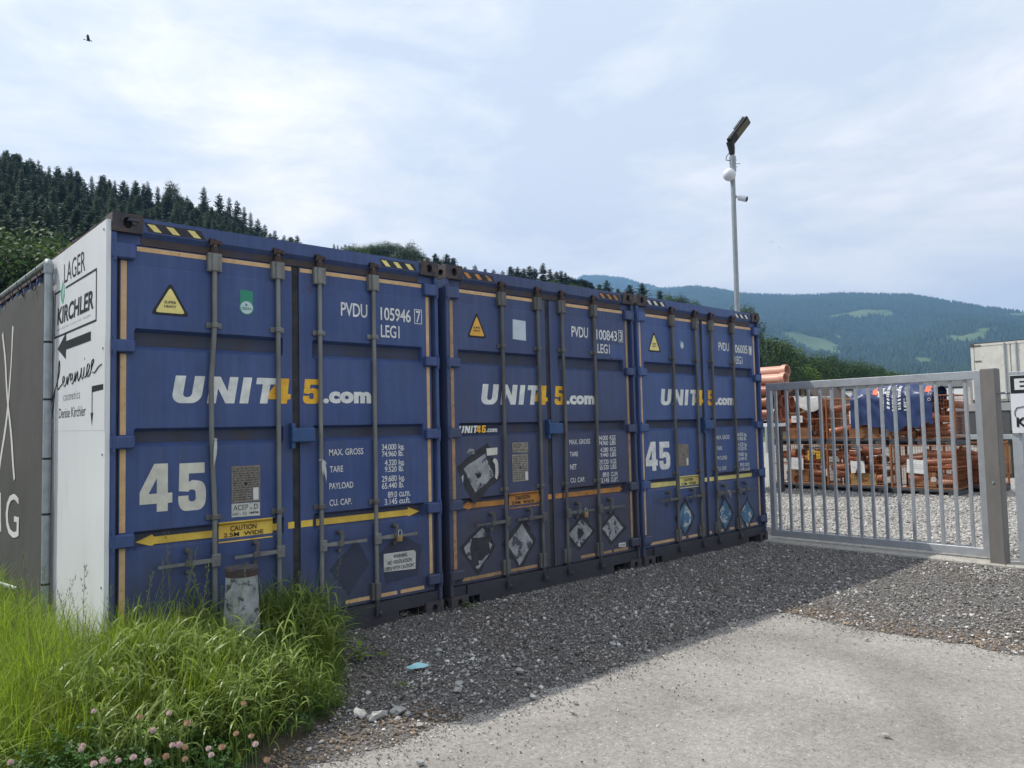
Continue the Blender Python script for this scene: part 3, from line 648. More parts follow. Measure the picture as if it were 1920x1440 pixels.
# inspection seal, plates
C1.poly('inspection_seal', [(.805, 2.40), (.895, 2.40), (.895, 2.488), (.805, 2.492)], 'green', 0)
C1.poly('inspection_seal', arc(.85, 2.372, .052, .052, 0, 340, 17), 'green', 0, .0025); C1.poly('inspection_seal', arc(.85, 2.372, .044, .044, 0, 340, 17), 'paleblue', 0, .003)
C1.text('DEKRA', (.815, 2.355, .885, 2.374), 'green', 0, .03, off=.004); C1.poly('inspection_seal', [(.84, 2.40), (.862, 2.39), (.842, 2.38)], 'green', 0, .004)
def plate_lines(c, x0, x1, z0, z1, n, mat='black', seed=1):
    r = random.Random(seed); mb = MB()
    for i in range(n):
        z = z1 - (z1-z0)*(i+.5)/n; x = x0
        while x < x1:
            L_ = r.uniform(.006, .03); e = min(x+L_, x1); h = (z1-z0)/n*.22
            mb.add([c.FL(x, z-h, .0045), c.FL(e, z-h, .0045), c.FL(e, z+h, .0045), c.FL(x, z+h, .0045)], [(0, 1, 2, 3)]); x = e + r.uniform(.004, .012)
    return mb
def dplate(c, x0, z0, x1, z1, mat, dr=0, seed=1, lab=None):
    c.poly('data_plate', [(x0, z0), (x1, z0), (x1, z1), (x0, z1)], mat, dr, .0035); plate_lines(c, x0+.012, x1-.012, z0+.01, z1-.012, 14, seed=seed).build('lettering', 'pallet', c.doors[dr])
    xm, zm = (x0+x1)/2, (z0+z1)/2; c.poly('rivet', arc(xm, zm, .012, .012, 0, 320, 8), 'black', dr, .005)
dplate(C1, .742, 1.045, .942, 1.29, 'plate'); C1.poly('sticker', [(.892, 1.055), (.93, 1.055), (.93, 1.138), (.892, 1.138)], 'sheet', 0, .0055)
C1.poly('test_plate', [(.742, .95), (.94, .945), (.94, 1.037), (.742, 1.04)], 'label', 0, .0035)
C1.text('ACEP - D', (.755, .992, .925, 1.028), 'black', 0, 0, off=.005); C1.text('HH - 53', (.75, .958, .845, .98), 'black', 0, 0, off=.005); C1.text('UNIT45', (.865, .962, .93, .976), 'black', 0, .05, off=.005)
C1.poly('warning_sign', [(1.93, .42), (2.225, .405), (2.23, .535), (2.215, .553), (1.93, .557)], 'label', 1, .0035)
C1.text('WARNING', (2.02, .512, 2.15, .543), 'black', 1, .012, off=.005); C1.text('NO VENTILATION', (1.965, .467, 2.19, .497), 'black', 1, .012, off=.005); C1.text('OPEN WITH CAUTION"', (1.935, .423, 2.215, .453), 'black', 1, .012, off=.005)
C1.scrap([(1.70, .70), (1.46, .50), (1.62, .30), (1.80, .50)], 'residue1', 1, 0, 3); C1.scrap([(2.08, .70), (1.89, .57), (1.95, .33), (2.24, .36), (2.29, .58)], 'residue1', 1, 0, 4)
# container 2 print
C2.text('PVDU', (1.525, 2.375, 1.765, 2.48), 'white', 1, .012, .95); C2.text('100843', (1.89, 2.37, 2.21, 2.475), 'white', 1, .012, .95); boxed(C2, '3', (2.235, 2.365, 2.305, 2.49))
C2.text('LEG1', (1.90, 2.235, 2.09, 2.33), 'white', 1, .012, .95)
C2.poly('painted_over_patch', [(2.10, 2.195), (2.30, 2.19), (2.305, 2.33), (2.10, 2.33)], 'blue3', 1, .0026)
C2.poly('sticker', [(.745, 2.305), (.91, 2.298), (.91, 2.48), (.75, 2.485)], 'paleblue', 0, .003)
g = MB()
for ch, x0, x1 in (('U', .10, .155), ('N', .165, .22), ('I', .23, .247), ('T', .256, .30)): glyph(g, ch, (x0, 1.468, x1, 1.53), .2, lambda x, z: C2.FL(x, z))
g.build('lettering', 'white', C2.doors[0])
g = MB(); glyph(g, '4', (.295, 1.468, .345, 1.53), .1, lambda x, z: C2.FL(x, z)); glyph(g, '5', (.355, 1.468, .40, 1.53), .1, lambda x, z: C2.FL(x, z)); g.build('lettering', 'yelorange', C2.doors[0])
C2.text('.com', (.41, 1.47, .535, 1.502), 'white', 0, .04)
C2.poly('lettering', [(.41, 1.268), (.53, 1.272), (.535, 1.335), (.405, 1.33)], 'cream', 0)
C2.poly('lettering', [(.49, 1.24)] + arc(.50, 1.18, .038, .06, 90, 0, 5) + [(.538, 1.10), (.52, 1.055), (.498, 1.075), (.505, 1.13), (.50, 1.19), (.475, 1.22)], 'cream', 0)
C2.poly('lettering', [(.175, 1.30), (.215, 1.335), (.265, 1.33), (.27, 1.29), (.22, 1.285)], 'scrape', 0); C2.poly('lettering', [(.125, 1.10), (.145, 1.12), (.14, 1.05)], 'cream', 0)
C2.scrap([(.385, 1.29), (.15, 1.17), (.27, .955), (.485, 1.085)], 'scrape', 0, .07, 5)
C2.poly('paint_hole', [(.27, 1.13), (.31, 1.115), (.345, 1.125), (.335, 1.09), (.30, 1.075), (.285, 1.10)], 'black', 0, .004)
C2.poly('test_plate', [(.71, 1.285), (.905, 1.275), (.905, 1.37), (.71, 1.372)], 'plate2', 0, .0035); C2.text('ACEP - D', (.725, 1.325, .895, 1.36), 'black', 0, 0, off=.005); C2.text('HH-53 UNIT45', (.72, 1.29, .895, 1.31), 'black', 0, 0, off=.005)
dplate(C2, .705, 1.022, .90, 1.265, 'plate2', 0, 5); C2.poly('sticker', [(.862, 1.03), (.895, 1.03), (.895, 1.105), (.862, 1.105)], 'sheet', 0, .0055)
C2.text('MAX. GROSS', (1.45, 1.33, 1.75, 1.378), 'white', 1, .012); C2.text('TARE', (1.455, 1.215, 1.57, 1.26), 'white', 1, .012); C2.text('NET', (1.455, 1.09, 1.545, 1.14), 'white', 1, .012); C2.text('CU. CAP.', (1.455, .965, 1.66, 1.01), 'white', 1, .012)
nums(C2, [('34.000', (1.875, 1.358, 2.02, 1.405)), ('KGS', (2.05, 1.358, 2.14, 1.405)), ('74.960', (1.875, 1.308, 2.02, 1.352)), ('LBS', (2.05, 1.308, 2.14, 1.352)),
          ('4.280', (1.90, 1.24, 2.02, 1.285)), ('KGS', (2.05, 1.24, 2.14, 1.285)), ('9.440', (1.90, 1.19, 2.02, 1.233)), ('LBS', (2.05, 1.19, 2.14, 1.233)),
          ('29.720', (1.875, 1.118, 2.02, 1.165)), ('KGS', (2.05, 1.118, 2.14, 1.165)), ('65.520', (1.875, 1.065, 2.02, 1.11)), ('LBS', (2.05, 1.065, 2.14, 1.11)),
          ('89.0', (1.925, .99, 2.02, 1.038)), ('CU.M.', (2.05, .99, 2.16, 1.036)), ('3.145', (1.90, .935, 2.02, .982)), ('CU.FT.', (2.05, .935, 2.16, .98))], 0)
C2.arrow('orange', .10, 2.22)
C2.scrap([(.81, .645), (.62, .485), (.77, .28), (.935, .47)], 'scrape', 0, .05, 11)
C2.scrap([(.345, .655), (.135, .51), (.285, .31), (.455, .49)], 'residue', 0, .04, 12)
for P in ([(.345, .66), (.235, .585), (.30, .575), (.36, .58), (.39, .60)], [(.135, .51), (.225, .58), (.20, .50), (.215, .40), (.17, .43)], [(.25, .335), (.285, .31), (.42, .43), (.37, .41), (.33, .38), (.29, .385), (.30, .35)], [(.45, .50), (.41, .53), (.425, .46)]):
    C2.poly('placard_remnant', P, 'scrape', 0, .0032)
C2.scrap([(1.60, .61), (1.415, .485), (1.55, .345), (1.745, .475)], 'scrape', 1, .05, 13); C2.poly('paint_hole', [(1.54, .53), (1.60, .51), (1.63, .47), (1.58, .43), (1.545, .42), (1.53, .47)], 'residue', 1, .004)
C2.scrap([(2.07, .60), (1.895, .49), (2.03, .345), (2.215, .46)], 'scrape', 1, .05, 14)
C2.poly('sticker', [(2.14, .275), (2.25, .265), (2.25, .31), (2.14, .315)], 'sheet', 1, .003); C2.text('UN-4262', (2.155, .28, 2.238, .30), 'rust', 1, .02, off=.004)
# container 3 print
C3.text('PVDU', (1.535, 2.37, 1.765, 2.47), 'white', 1, .012, .95); C3.text('106005', (1.86, 2.36, 2.185, 2.465), 'white', 1, .012, .95); boxed(C3, '1', (2.215, 2.35, 2.29, 2.46))
C3.text('LEG1', (1.885, 2.225, 2.06, 2.32), 'white', 1, .012, .95)
C3.poly('inspection_seal', arc(.785, 2.40, .045, .055, 0, 340, 12), 'scrapeblue', 0); C3.poly('inspection_seal', arc(.79, 2.39, .03, .038, 0, 320, 9), 'paleblue', 0, .003)
big45(C3, 'white', (.065, 1.01, .27, 1.32), (.30, 1.015, .495, 1.315))
C3.poly('data_plate', [(.645, 1.035), (.84, 1.03), (.845, 1.275), (.65, 1.28)], 'plate', 0, .0035); C3.poly('rivet', arc(.745, 1.16, .01, .01, 0, 320, 8), 'black', 0, .005); C3.poly('sticker', [(.80, 1.04), (.835, 1.04), (.835, 1.12), (.80, 1.12)], 'sheet', 0, .005)
C3.text('MAX. GROSS', (1.41, 1.31, 1.70, 1.358), 'white', 1, .012); C3.text('TARE', (1.41, 1.185, 1.53, 1.23), 'white', 1, .012); C3.text('PAYLOAD', (1.41, 1.07, 1.63, 1.115), 'white', 1, .012); C3.text('CU. CAP.', (1.41, .945, 1.61, .99), 'white', 1, .012)
nums(C3, [('34.000', (1.865, 1.333, 2.01, 1.38)), ('kg.', (2.03, 1.323, 2.09, 1.378)), ('74.960', (1.865, 1.283, 2.01, 1.327)), ('lb.', (2.03, 1.283, 2.08, 1.327)),
          ('4.320', (1.885, 1.213, 2.01, 1.26)), ('kg.', (2.03, 1.203, 2.09, 1.258)), ('9.520', (1.885, 1.163, 2.01, 1.207)), ('lb.', (2.03, 1.163, 2.08, 1.21)),
          ('29.680', (1.86, 1.093, 2.01, 1.14)), ('kg.', (2.03, 1.083, 2.09, 1.138)), ('65.440', (1.86, 1.04, 2.01, 1.085)), ('lb.', (2.03, 1.04, 2.08, 1.087)),
          ('89.0', (1.915, .965, 2.01, 1.012)), ('cu.m.', (2.03, .965, 2.13, 1.008)), ('3.145', (1.89, .91, 2.01, .955)), ('cu.ft.', (2.03, .91, 2.14, .958))], 0)
C3.arrow('paleyellow', .04, 2.18, ltail=True)
C3.scrap([(.745, .635), (.585, .475), (.725, .285), (.89, .45)], 'scrapeblue', 0, .04, 21); C3.scrap([(1.545, .60), (1.40, .44), (1.54, .25), (1.69, .42)], 'scrapeblue', 1, .04, 22); C3.scrap([(2.04, .55), (1.88, .40), (2.03, .22), (2.175, .37)], 'scrapeblue', 1, .04, 23)

# twist-lock left in the casting of the first container
mb = MB(); mb.cyl((.125, -.012, 2.842), (.125, .03, 2.842), .016, n=8); mb.bbox((.085, -.02, 2.846), (.15, .012, 2.862), .003); mb.build('twist_lock', 'sill', C1.t)
# padlocks
def padlock(c, x, z, tilt, label, mat='brass'):
    t = thing('padlock', label, 'padlock', c.D(x, z, -.026) if False else (c.x0 + x, c.y0 - .03, z), 'padlocks on the door handles', 0); t.rotation_euler = (0, R(tilt), 0)
    MB().bbox((-.024, -.010, -.095), (.024, .010, -.05), .004).build('lock_body', mat, t)
    MB().tube([(-.016, 0, -.052), (-.016, 0, -.02)] + [(.016*math.cos(R(a)), 0, -.02+.016*math.sin(R(a))) for a in (180, 135, 90, 45, 0)] + [(.016, 0, -.052)], .0042, 6).build('shackle', 'chrome', t, True)
padlock(C1, 2.065, .735, 6, 'brass padlock on the door handle above the WARNING sign', 'brass')
padlock(C2, 1.63, .72, 0, 'brass padlock on the middle container beside its torn diamonds', 'brass')
padlock(C3, 1.60, .71, -10, 'steel padlock on the far right container', 'bar')
# plastic strips tied to two bars
def ribbon(x, z, tails, label):
    t = thing('tied_strip', label, 'plastic strip', (x, 0, z), 'plastic strips tied to the locking bars')
    MB().tube([(.019*math.cos(a), .018+.019*math.sin(a), .004*math.sin(2*a)) for a in [i*math.pi/5 for i in range(11)]], .0035, 5).build('knot', 'ribbon', t)
    for (dx, L_, wd) in tails:
        mb = MB(); vs = []
        for i in range(7):
            q = i/6; ww = wd*math.sin(math.pi*min(1, q*.9+.12)); vs += [(dx*q - ww, -.006-.012*math.sin(q*3), -L_*q), (dx*q + ww, -.010-.010*math.sin(q*3+1), -L_*q+.003)]
        mb.add(vs, [(2*i, 2*i+1, 2*i+3, 2*i+2) for i in range(6)]); mb.build('tail', 'ribbon', t)
ribbon(.632, 1.475, [(-.012, .20, .011)], 'single white plastic strip tied to the bent locking bar above the big 45')
ribbon(1.415, 1.30, [(.03, .17, .011), (.0, .13, .013), (.035, .04, .006)], 'torn white plastic strip with two tails tied beside MAX. GROSS')
# ------------------------------------------------------------------ white sign board on the left side of the first container
def side_text(parent, txt, y0, z0, y1, z1, mat, x, bold=0, sp=1, shear=0, name='lettering', fx=None):
    """text read from the -x side: left end at y0 (large), right end at y1"""
    vs, fs = text_poly(txt, bold, sp); vs = fit(vs, (0, 0, 1, 1))
    pts = [(x, y0 + (y1-y0)*(u + shear*v), z0 + (z1-z0)*v) for u, v in vs]
    if fx: pts = [(fx(p[1], p[2])-.004, p[1], p[2]) for p in pts]
    return MB().add(pts, fs).build(name, mat, parent)
def sp(parent, name, pts, mat, x):
    return MB().add([(x, y, z) for y, z in pts], [tuple(range(len(pts)))]).build(name, mat, parent)
bx = -.030
sb = thing('sign_board', 'tall white board with storage and cosmetics directions on the container side', 'sign', (0, 0, 0))
MB().bbox((bx, .012, .10), (-.002, 1.62, 2.845), .002).build('board', 'panel', sb)
ex = bx - .0015
sp(sb, 'board_film', [(1.60, 1.56), (.02, 1.545), (.02, 2.12), (1.60, 2.10)], 'panel', ex+.0006)
side_text(sb, 'LAGER', 1.07, 2.605, .50, 2.745, 'ink', ex, 0)
def frame(y0, y1, z0, z1, t):   # open frame with a gap for the leaf sign
    for (a, b, c, d) in ((y0, y1, z0, z0+t), (y0, y0-t*1.4, z0+t, z1-t), (y1+t*1.4, y1, z0+t, z1-t), (1.02, y1, z1-t, z1), (y0, 1.17, z1-t, z1)):
        sp(sb, 'frame_line', [(a, c), (b, c), (b, d), (a, d)], 'ink', ex)
frame(1.34, .215, 2.235, 2.575, .014)
sp(sb, 'leaf_emblem', [(1.15, 2.50), (1.17, 2.56), (1.13, 2.60), (1.10, 2.64), (1.11, 2.58), (1.12, 2.53), (1.10, 2.46)], 'inkgreen', ex)
sp(sb, 'leaf_emblem', [(1.09, 2.46), (1.05, 2.52), (1.06, 2.59), (1.09, 2.62), (1.075, 2.55), (1.095, 2.51)], 'inkgreen', ex)
side_text(sb, 'KIRCHLER', 1.26, 2.325, .29, 2.45, 'ink', ex, .03, 1.0, .02)
side_text(sb, 'BAD  HEIZUNG  SOLAR  GAS  WASSER', 1.27, 2.285, .35, 2.298, 'inkgrey', ex)
sp(sb, 'direction_arrow', [(1.24, 2.15), (.99, 2.055), (.99, 2.125), (.345, 2.125), (.345, 2.185), (.99, 2.185), (.99, 2.25)], 'ink', ex)
# hand written word as a pen stroke
pen = [(1.30, 1.86), (1.36, 1.70), (1.44, 1.60), (1.46, 1.66), (1.36, 1.80), (1.22, 1.92), (1.16, 1.99), (1.17, 2.06), (1.20, 2.00), (1.23, 1.86), (1.12, 1.88),
       (1.04, 1.90), (1.01, 1.93), (1.05, 1.94), (1.07, 1.90), (1.03, 1.87), (.97, 1.885), (.94, 1.93), (.93, 1.875), (.87, 1.95), (.82, 1.90), (.79, 1.935), (.83, 1.945), (.85, 1.90), (.80, 1.875), (.745, 1.90),
       (.72, 1.945), (.72, 1.885), (.66, 1.95), (.645, 1.885), (.58, 1.92), (.56, 1.965), (.565, 1.90), (.52, 1.90), (.49, 1.965), (.50, 1.905), (.44, 1.91), (.41, 1.975), (.36, 1.97), (.40, 1.92), (.44, 1.905), (.36, 1.905),
       (.30, 1.96), (.265, 1.985), (.27, 2.0), (.31, 1.985), (.315, 1.93), (.24, 1.915), (.15, 1.945), (.07, 1.955)]
pv = []
for i in range(len(pen)-1):
    for t in (0, .25, .5, .75):
        P = [Vector((*pen[max(0, min(len(pen)-1, i+k))], 0)) for k in (-1, 0, 1, 2)]
        q = .5*((2*P[1]) + (P[2]-P[0])*t + (2*P[0]-5*P[1]+4*P[2]-P[3])*t*t + (-P[0]+3*P[1]-3*P[2]+P[3])*t**3); pv.append((ex-.001, q.x, q.y))
MB().tube(pv, .0036, 4).xf(Matrix.Translation((0, 0, .0))).build('lettering', 'ink', sb)
sp(sb, 'lettering', arc(.49, 2.02, .01, .008, 0, 315, 7), 'ink', ex)
side_text(sb, 'cosmetics', 1.05, 1.765, .60, 1.82, 'ink', ex, -.005, 1.15)
side_text(sb, 'Denise Kirchler', 1.18, 1.645, .45, 1.715, 'ink', ex, .005, .95)
sp(sb, 'direction_arrow', [(.31, 1.80), (.31, 1.66), (.335, 1.66), (.30, 1.575), (.27, 1.66), (.29, 1.66), (.29, 1.79), (.05, 1.795), (.05, 1.83), (.31, 1.83)], 'ink', ex)
for y, z in ((1.56, 2.79), (.06, 2.79), (1.56, 1.4), (.06, 1.4), (.06, .6), (1.56, 2.1), (.06, 2.05)):
    MB().cyl((ex, y, z), (ex-.004, y, z), .008, n=8).build('screw', 'galv', sb)
# the rusty rail seen above the board belongs to the container: a few weld lumps
for y in (.35, .8, 1.2): MB().bbox((-.004, y, H-.02), (.03, y+.16, H-.004), .004).build('weld_plate', 'rust', C1.t)

# ------------------------------------------------------------------ banner and its tube frame
BX = -.075
def ban(px, py): p = at(px, py, 0, BX); return p.y, p.z
yp, zt_ = ban(92, 490)
fr = thing('tube_fence', 'galvanised tube frame holding the charcoal banner', 'tube frame', (BX, yp, 0))
MB().tube([(0, 0, -.1), (0, 0, zt_-.03), (0, .012, zt_-.008), (0, .035, zt_)], .027, 12).build('upright', 'galv', fr, True)
MB().tube([(0, .035, zt_), (0, 9.5, zt_+.06)], .024, 10).build('top_tube', 'galv', fr, True)
MB().cyl((0, 0, zt_-.09), (0, 0, zt_-.02), .033, n=12).build('clamp', 'galv', fr, True)
for z in (.45, .95, 1.35, 1.78, 2.2):
    MB().cyl((0, 0, z), (0, 0, z+.015), .0295, n=10).build('clamp_ring', 'darkmetal', fr)
for k in (3.2, 6.4, 9.4): MB().tube([(0, k, -.1), (0, k, zt_)], .024, 10).build('upright', 'galv', fr, True)
MB().tube([(-.02, .9, .30), (-1.0, 3.6, .62)], .018, 8).build('stay', 'galv', fr, True)
bn = thing('banner', 'charcoal mesh banner with a large pale X and the letters NG', 'banner', (BX, yp+.03, 0))
def cloth_x(y, z): return .012*math.sin(y*1.7+z*.8) + .010*math.sin(y*4.1 - z*2.3) + .008*mnoise.noise(Vector((y*2, z*2, 1))) - .004
nY, nZ = 150, 40; vs = []; wid = 9.3; hb = zt_ - .11
for j in range(nZ+1):
    for i in range(nY+1):
        y = .02 + wid*i/nY; z = .18 + (hb-.18)*j/nZ
        sag = .012*math.sin(i*2.1) * (j/nZ)**3
        vs.append((cloth_x(y, z), y, z - sag))
MB().add(vs, [(j*(nY+1)+i, j*(nY+1)+i+1, (j+1)*(nY+1)+i+1, (j+1)*(nY+1)+i) for j in range(nZ) for i in range(nY)]).build('cloth', 'banner', bn, True)
def bp(px, py): y, z = ban(px, py); return (-.030, y - yp - .03, z)
mb = MB()
xa, xb = bp(27, 612), bp(36, 610); xc, xd = bp(35, 899), bp(26, 901)
cy, cz = bp(17, 752)[1:]
def barstroke(mb, p, q, wd, off=.003, n=24):
    d = Vector((q[0]-p[0], q[1]-p[1])).normalized(); nx, nz = -d.y*wd/2, d.x*wd/2; vs = []
    for i in range(n+1):
        y, z = p[0]+(q[0]-p[0])*i/n, p[1]+(q[1]-p[1])*i/n
        for s_ in (-1, 1): vs.append((cloth_x(y+s_*nx, z+s_*nz)-off, y+s_*nx, z+s_*nz))
    mb.add(vs, [(2*i, 2*i+1, 2*i+3, 2*i+2) for i in range(n)])
yR = bp(31, 610)[1]; zT = bp(31, 612)[2]; zB = bp(31, 900)[2]; yL = 2*cy - yR
barstroke(mb, (yR, zT), (yL, zB), .055); barstroke(mb, (yL, zT), (yR, zB), .055, .0045)
mb.build('lettering', 'bannerink', bn)
g0 = bp(33, 930); g1 = bp(14, 1003)
side_text(bn, 'G', bp(14, 960)[1], g1[2], g0[1], bp(33, 928)[2], 'bannerink', -.032, .0, fx=cloth_x)
gw = bp(14, 960)[1] - g0[1]; side_text(bn, 'N', bp(14, 960)[1] + gw*1.35, g1[2]+.01, bp(14, 960)[1] + gw*.42, bp(33, 928)[2]-.01, 'bannerink', -.032, -.01, fx=cloth_x)
for i in range(16):
    y = .10 + i*.36
    MB().tube([(-.01, y, hb-.035), (-.03, y, hb+.05), (0, y+.008, zt_+.026+i*.003), (.028, y+.01, hb+.05), (.0, y, hb-.035)], .004, 5).build('cable_tie', 'black', bn)
    MB().tube([(-.012, y+.0, hb-.03), (-.05, y+.02, hb+.03), (-.055, y+.04, hb+.085)], .003, 4).build('tie_end', 'black', bn)
    MB().cyl((-.014, y+.10, hb-.03), (-.018, y+.10, hb-.03), .012, n=8).build('eyelet', 'galv', bn)

# ------------------------------------------------------------------ sliding gate
gt = thing('gate', 'long galvanised bar gate between the blue containers and the square post', 'gate', (7.75, 0, 0))
def gz(y, z): return (0, y, z)
G0, G1 = -.02, -2.50
def miter(mb, a, b, hw, x0, x1, vert):  # straight rail
    pass
MB().bbox((-.03, G1+.002, 1.905), (.03, G0-.002, 1.995), .004).build('top_rail', 'gate', gt)
MB().bbox((-.03, G1+.002, .055), (.03, G0-.002, .135), .004).build('bottom_rail', 'gate', gt)
MB().bbox((-.031, G0-.062, .054), (.031, G0, 1.996), .004).build('stile', 'gate', gt)
MB().bbox((-.031, G1, .054), (.031, G1+.085, 1.996), .004).build('stile', 'gate', gt)
mb_s = MB().bbox((-.0315, G1-.001, 1.86), (.0315, G1+.001, 1.9), .0005)
bars = [1455, 1476, 1497.5, 1518.5, 1541, 1562.5, 1585.5, 1609, 1632, 1657, 1681, 1707, 1732.5, 1759.5, 1787.5, 1815.5]
me = MB().bbox((-.015, -.017, .134), (.015, .017, 1.906), .003).mesh('bar', 'gate')
ys = []
for px in bars: ys.append(at(px + (4 if px < 1500 else 2), 840, 0, 7.75).y)
y_first, y_last = at(1459, 860, 0, 7.75).y, at(1817, 860, 0, 7.75).y
for i in range(16):
    y = y_first + (y_last - y_first)*i/15
    put('bar', me, gt, (0, y, 0))
for z in (1.99, .06):
    MB().box((-.02, G1+.09, z-.002), (.02, G1+.10, z+.008)).build('weld', 'gate', gt)
gp = thing('gate_post', 'thick square grey steel post at the end of the gate', 'post', (7.60, -2.60, 0), 0, R(-4))
MB().bbox((-.07, -.07, -.15), (.07, .07, 1.995), .006).build('post_tube', 'gatepost', gp)
MB().bbox((-.068, -.068, 1.9955), (.068, .068, 2.002), .002).build('post_cap', 'gate', gp)
MB().cyl((-.071, .0, .84), (-.078, .0, .84), .012, n=8).build('bolt', 'galv', gp)
MB().tube([(0, -.07, 1.74), (0, -.12, 1.745), (-.02, -.16, 1.74)], .012, 8).build('hinge_pin', 'galv', gp)
g2 = thing('gate_wing', 'second galvanised gate leaf to the right of the square post with a sign tied on', 'gate', (7.6, 0, 0))
MB().bbox((-.03, -2.865, .06), (.03, -2.775, 1.955), .004).build('stile', 'gate', g2)
MB().bbox((-.0305, -5.3, 1.87), (.0305, -2.866, 1.952), .004).build('top_rail', 'gate', g2)
MB().bbox((-.0305, -5.3, .06), (.0305, -2.866, .14), .004).build('bottom_rail', 'gate', g2)
for i in range(15): put('bar', me, g2, (0, -3.0 - i*.155, -.02), None, (1, 1, .985))
def gs(px, py): return at(px, py, 0, 7.54)
sg = thing('gate_sign', 'white sign with black header and car outline tied to the right gate leaf', 'sign', (7.54, 0, 0))
ya = gs(1897, 780).y; zt1 = gs(1897, 704).z; zb1 = gs(1902, 812).z; zm = gs(1897, 738).z
MB().bbox((-.003, ya-1.2, zb1), (.003, ya, zt1), .001).build('board', 'panel', sg)
sp(sg, 'black_header', [(ya-.004, zm), (ya-1.196, zm), (ya-1.196, zt1-.004), (ya-.004, zt1-.004)], 'ink', -.0045)
side_text(sg, 'E', ya-.04, zm+.035, ya-.16, zt1-.035, 'sheet', -.006, .04)
e_ = ya-.03
ol = [(e_-.0, 1.54), (e_-.02, 1.575), (e_-.10, 1.59), (e_-.14, 1.66), (e_-.22, 1.70), (e_-.55, 1.70), (e_-.7, 1.60), (e_-.85, 1.56), (e_-.86, 1.47), (e_-.02, 1.46), (e_-.0, 1.50)]
MB().tube([(-.006, a, b - 1.58 + (zm+zb1)/2 + .06) for a, b in ol] + [(-.006, ol[0][0], ol[0][1]-1.58+(zm+zb1)/2+.06)], .004, 4).build('car_outline', 'ink', sg)
side_text(sg, 'K', ya-.04, zb1+.06, ya-.125, zb1+.155, 'ink', -.006, .04); side_text(sg, 'I', ya-.145, zb1+.06, ya-.165, zb1+.155, 'ink', -.006, .04)
for z in (1.74, zb1+.02):
    MB().tube([(-.05, -2.77, z), (-.05, -2.87, z-.01), (-.008+.0, ya-.03, z-.01), (.05, -2.87, z), (.04, -2.76, z), (-.05, -2.77, z)], .006, 5).xf(Matrix.Translation((.06, 0, 0))).build('cable_tie', 'black', sg)

# ------------------------------------------------------------------ lamp pole
d = ray(1381, 590); pl = CAM + d*(13.5/1.0)
lp = thing('lamp_pole', 'tall galvanised pole with a street light head rising behind the containers', 'lamp pole', (pl.x, pl.y, 0))
topz = (CAM + ray(1374, 292)*13.5).z; lean = Vector((0, 0, 0))
def lpz(px, py): p = CAM + ray(px, py)*13.5; return Vector((p.x-pl.x, p.y-pl.y, p.z))
pt = lpz(1374, 335); ptop = lpz(1373.5, 292)
MB().tube([(0, 0, 0), (pt.x*.5, pt.y*.5, (topz)*.5), pt, ptop], [.048, .044, .041, .041], 14).build('pole', 'galv', lp, True)
MB().cyl(lpz(1374.5, 322), lpz(1373.5, 293), .056, n=14).build('sleeve', 'galv', lp, True)
for px, py in ((1370, 300), (1377, 307), (1371, 313)): MB().cyl(lpz(px, py), lpz(px, py) + _r*.11, .006, n=6).build('bolt', 'galv', lp)
hb0 = lpz(1373, 290); hb1 = lpz(1369, 266)
MB().tube([hb0, lpz(1371.5, 278), hb1], [.045, .06, .07], 10).build('tilt_joint', 'darkmetal', lp, True)
ax = (_r*.60 + _u*.80 - _f*.12).normalized(); nrm = (_r*.62 - _u*.42 - _f*.60).normalized(); nrm = (nrm - ax*nrm.dot(ax)).normalized(); wv = ax.cross(nrm)
Hm = Matrix((ax, wv, nrm)).transposed().to_4x4(); Hm.translation = lpz(1374, 262)
q = MB().bbox((-.06, -.105, -.03), (.44, .105, .028), .02); q.xf(Hm).build('lamp_head', 'darkmetal', lp)
q = MB().bbox((-.07, -.07, -.075), (.14, .07, -.03), .015); q.xf(Hm).build('driver_box', 'darkmetal', lp)
for i in range(8): MB().box((.15+i*.034, -.1, -.075), (.162+i*.034, .1, -.03)).xf(Hm).build('cooling_fin', 'darkmetal', lp)
q = MB().box((.10, -.08, .0285), (.41, .08, .032)); q.xf(Hm).build('led_panel', 'led', lp)
MB().tube([lpz(1369, 284), lpz(1362, 294), lpz(1361, 300), lpz(1368, 301)], .008, 6).build('cable', 'darkmetal', lp)
rc = lpz(1366, 329) - _f*.05
q = MB(); q.sphere(rc, .112, 20, 12, (1, 1, 1)); q.build('radio_dome', 'plasticwhite', lp, True)
MB().tube([rc, rc + Vector(_r*.03 - _u*.14), lpz(1374, 349)], .012, 6).build('dome_bracket', 'galv', lp)
cdir = (_r*.75 - _u*.28 - _f*.55).normalized(); c0 = lpz(1385, 371)
MB().cyl(c0, c0 + cdir*.15, .045, .052, 14).build('camera_body', 'plasticwhite', lp, True)
MB().cyl(c0 + cdir*.1505, c0 + cdir*.156, .044, n=14).build('camera_lens', 'darkmetal', lp)
MB().tube([lpz(1375, 368), lpz(1380, 367), c0], .014, 6).build('camera_bracket', 'plasticwhite', lp)
MB().cyl(lpz(1376, 369), lpz(1376, 371), .05, n=12).build('clamp_ring', 'galv', lp)

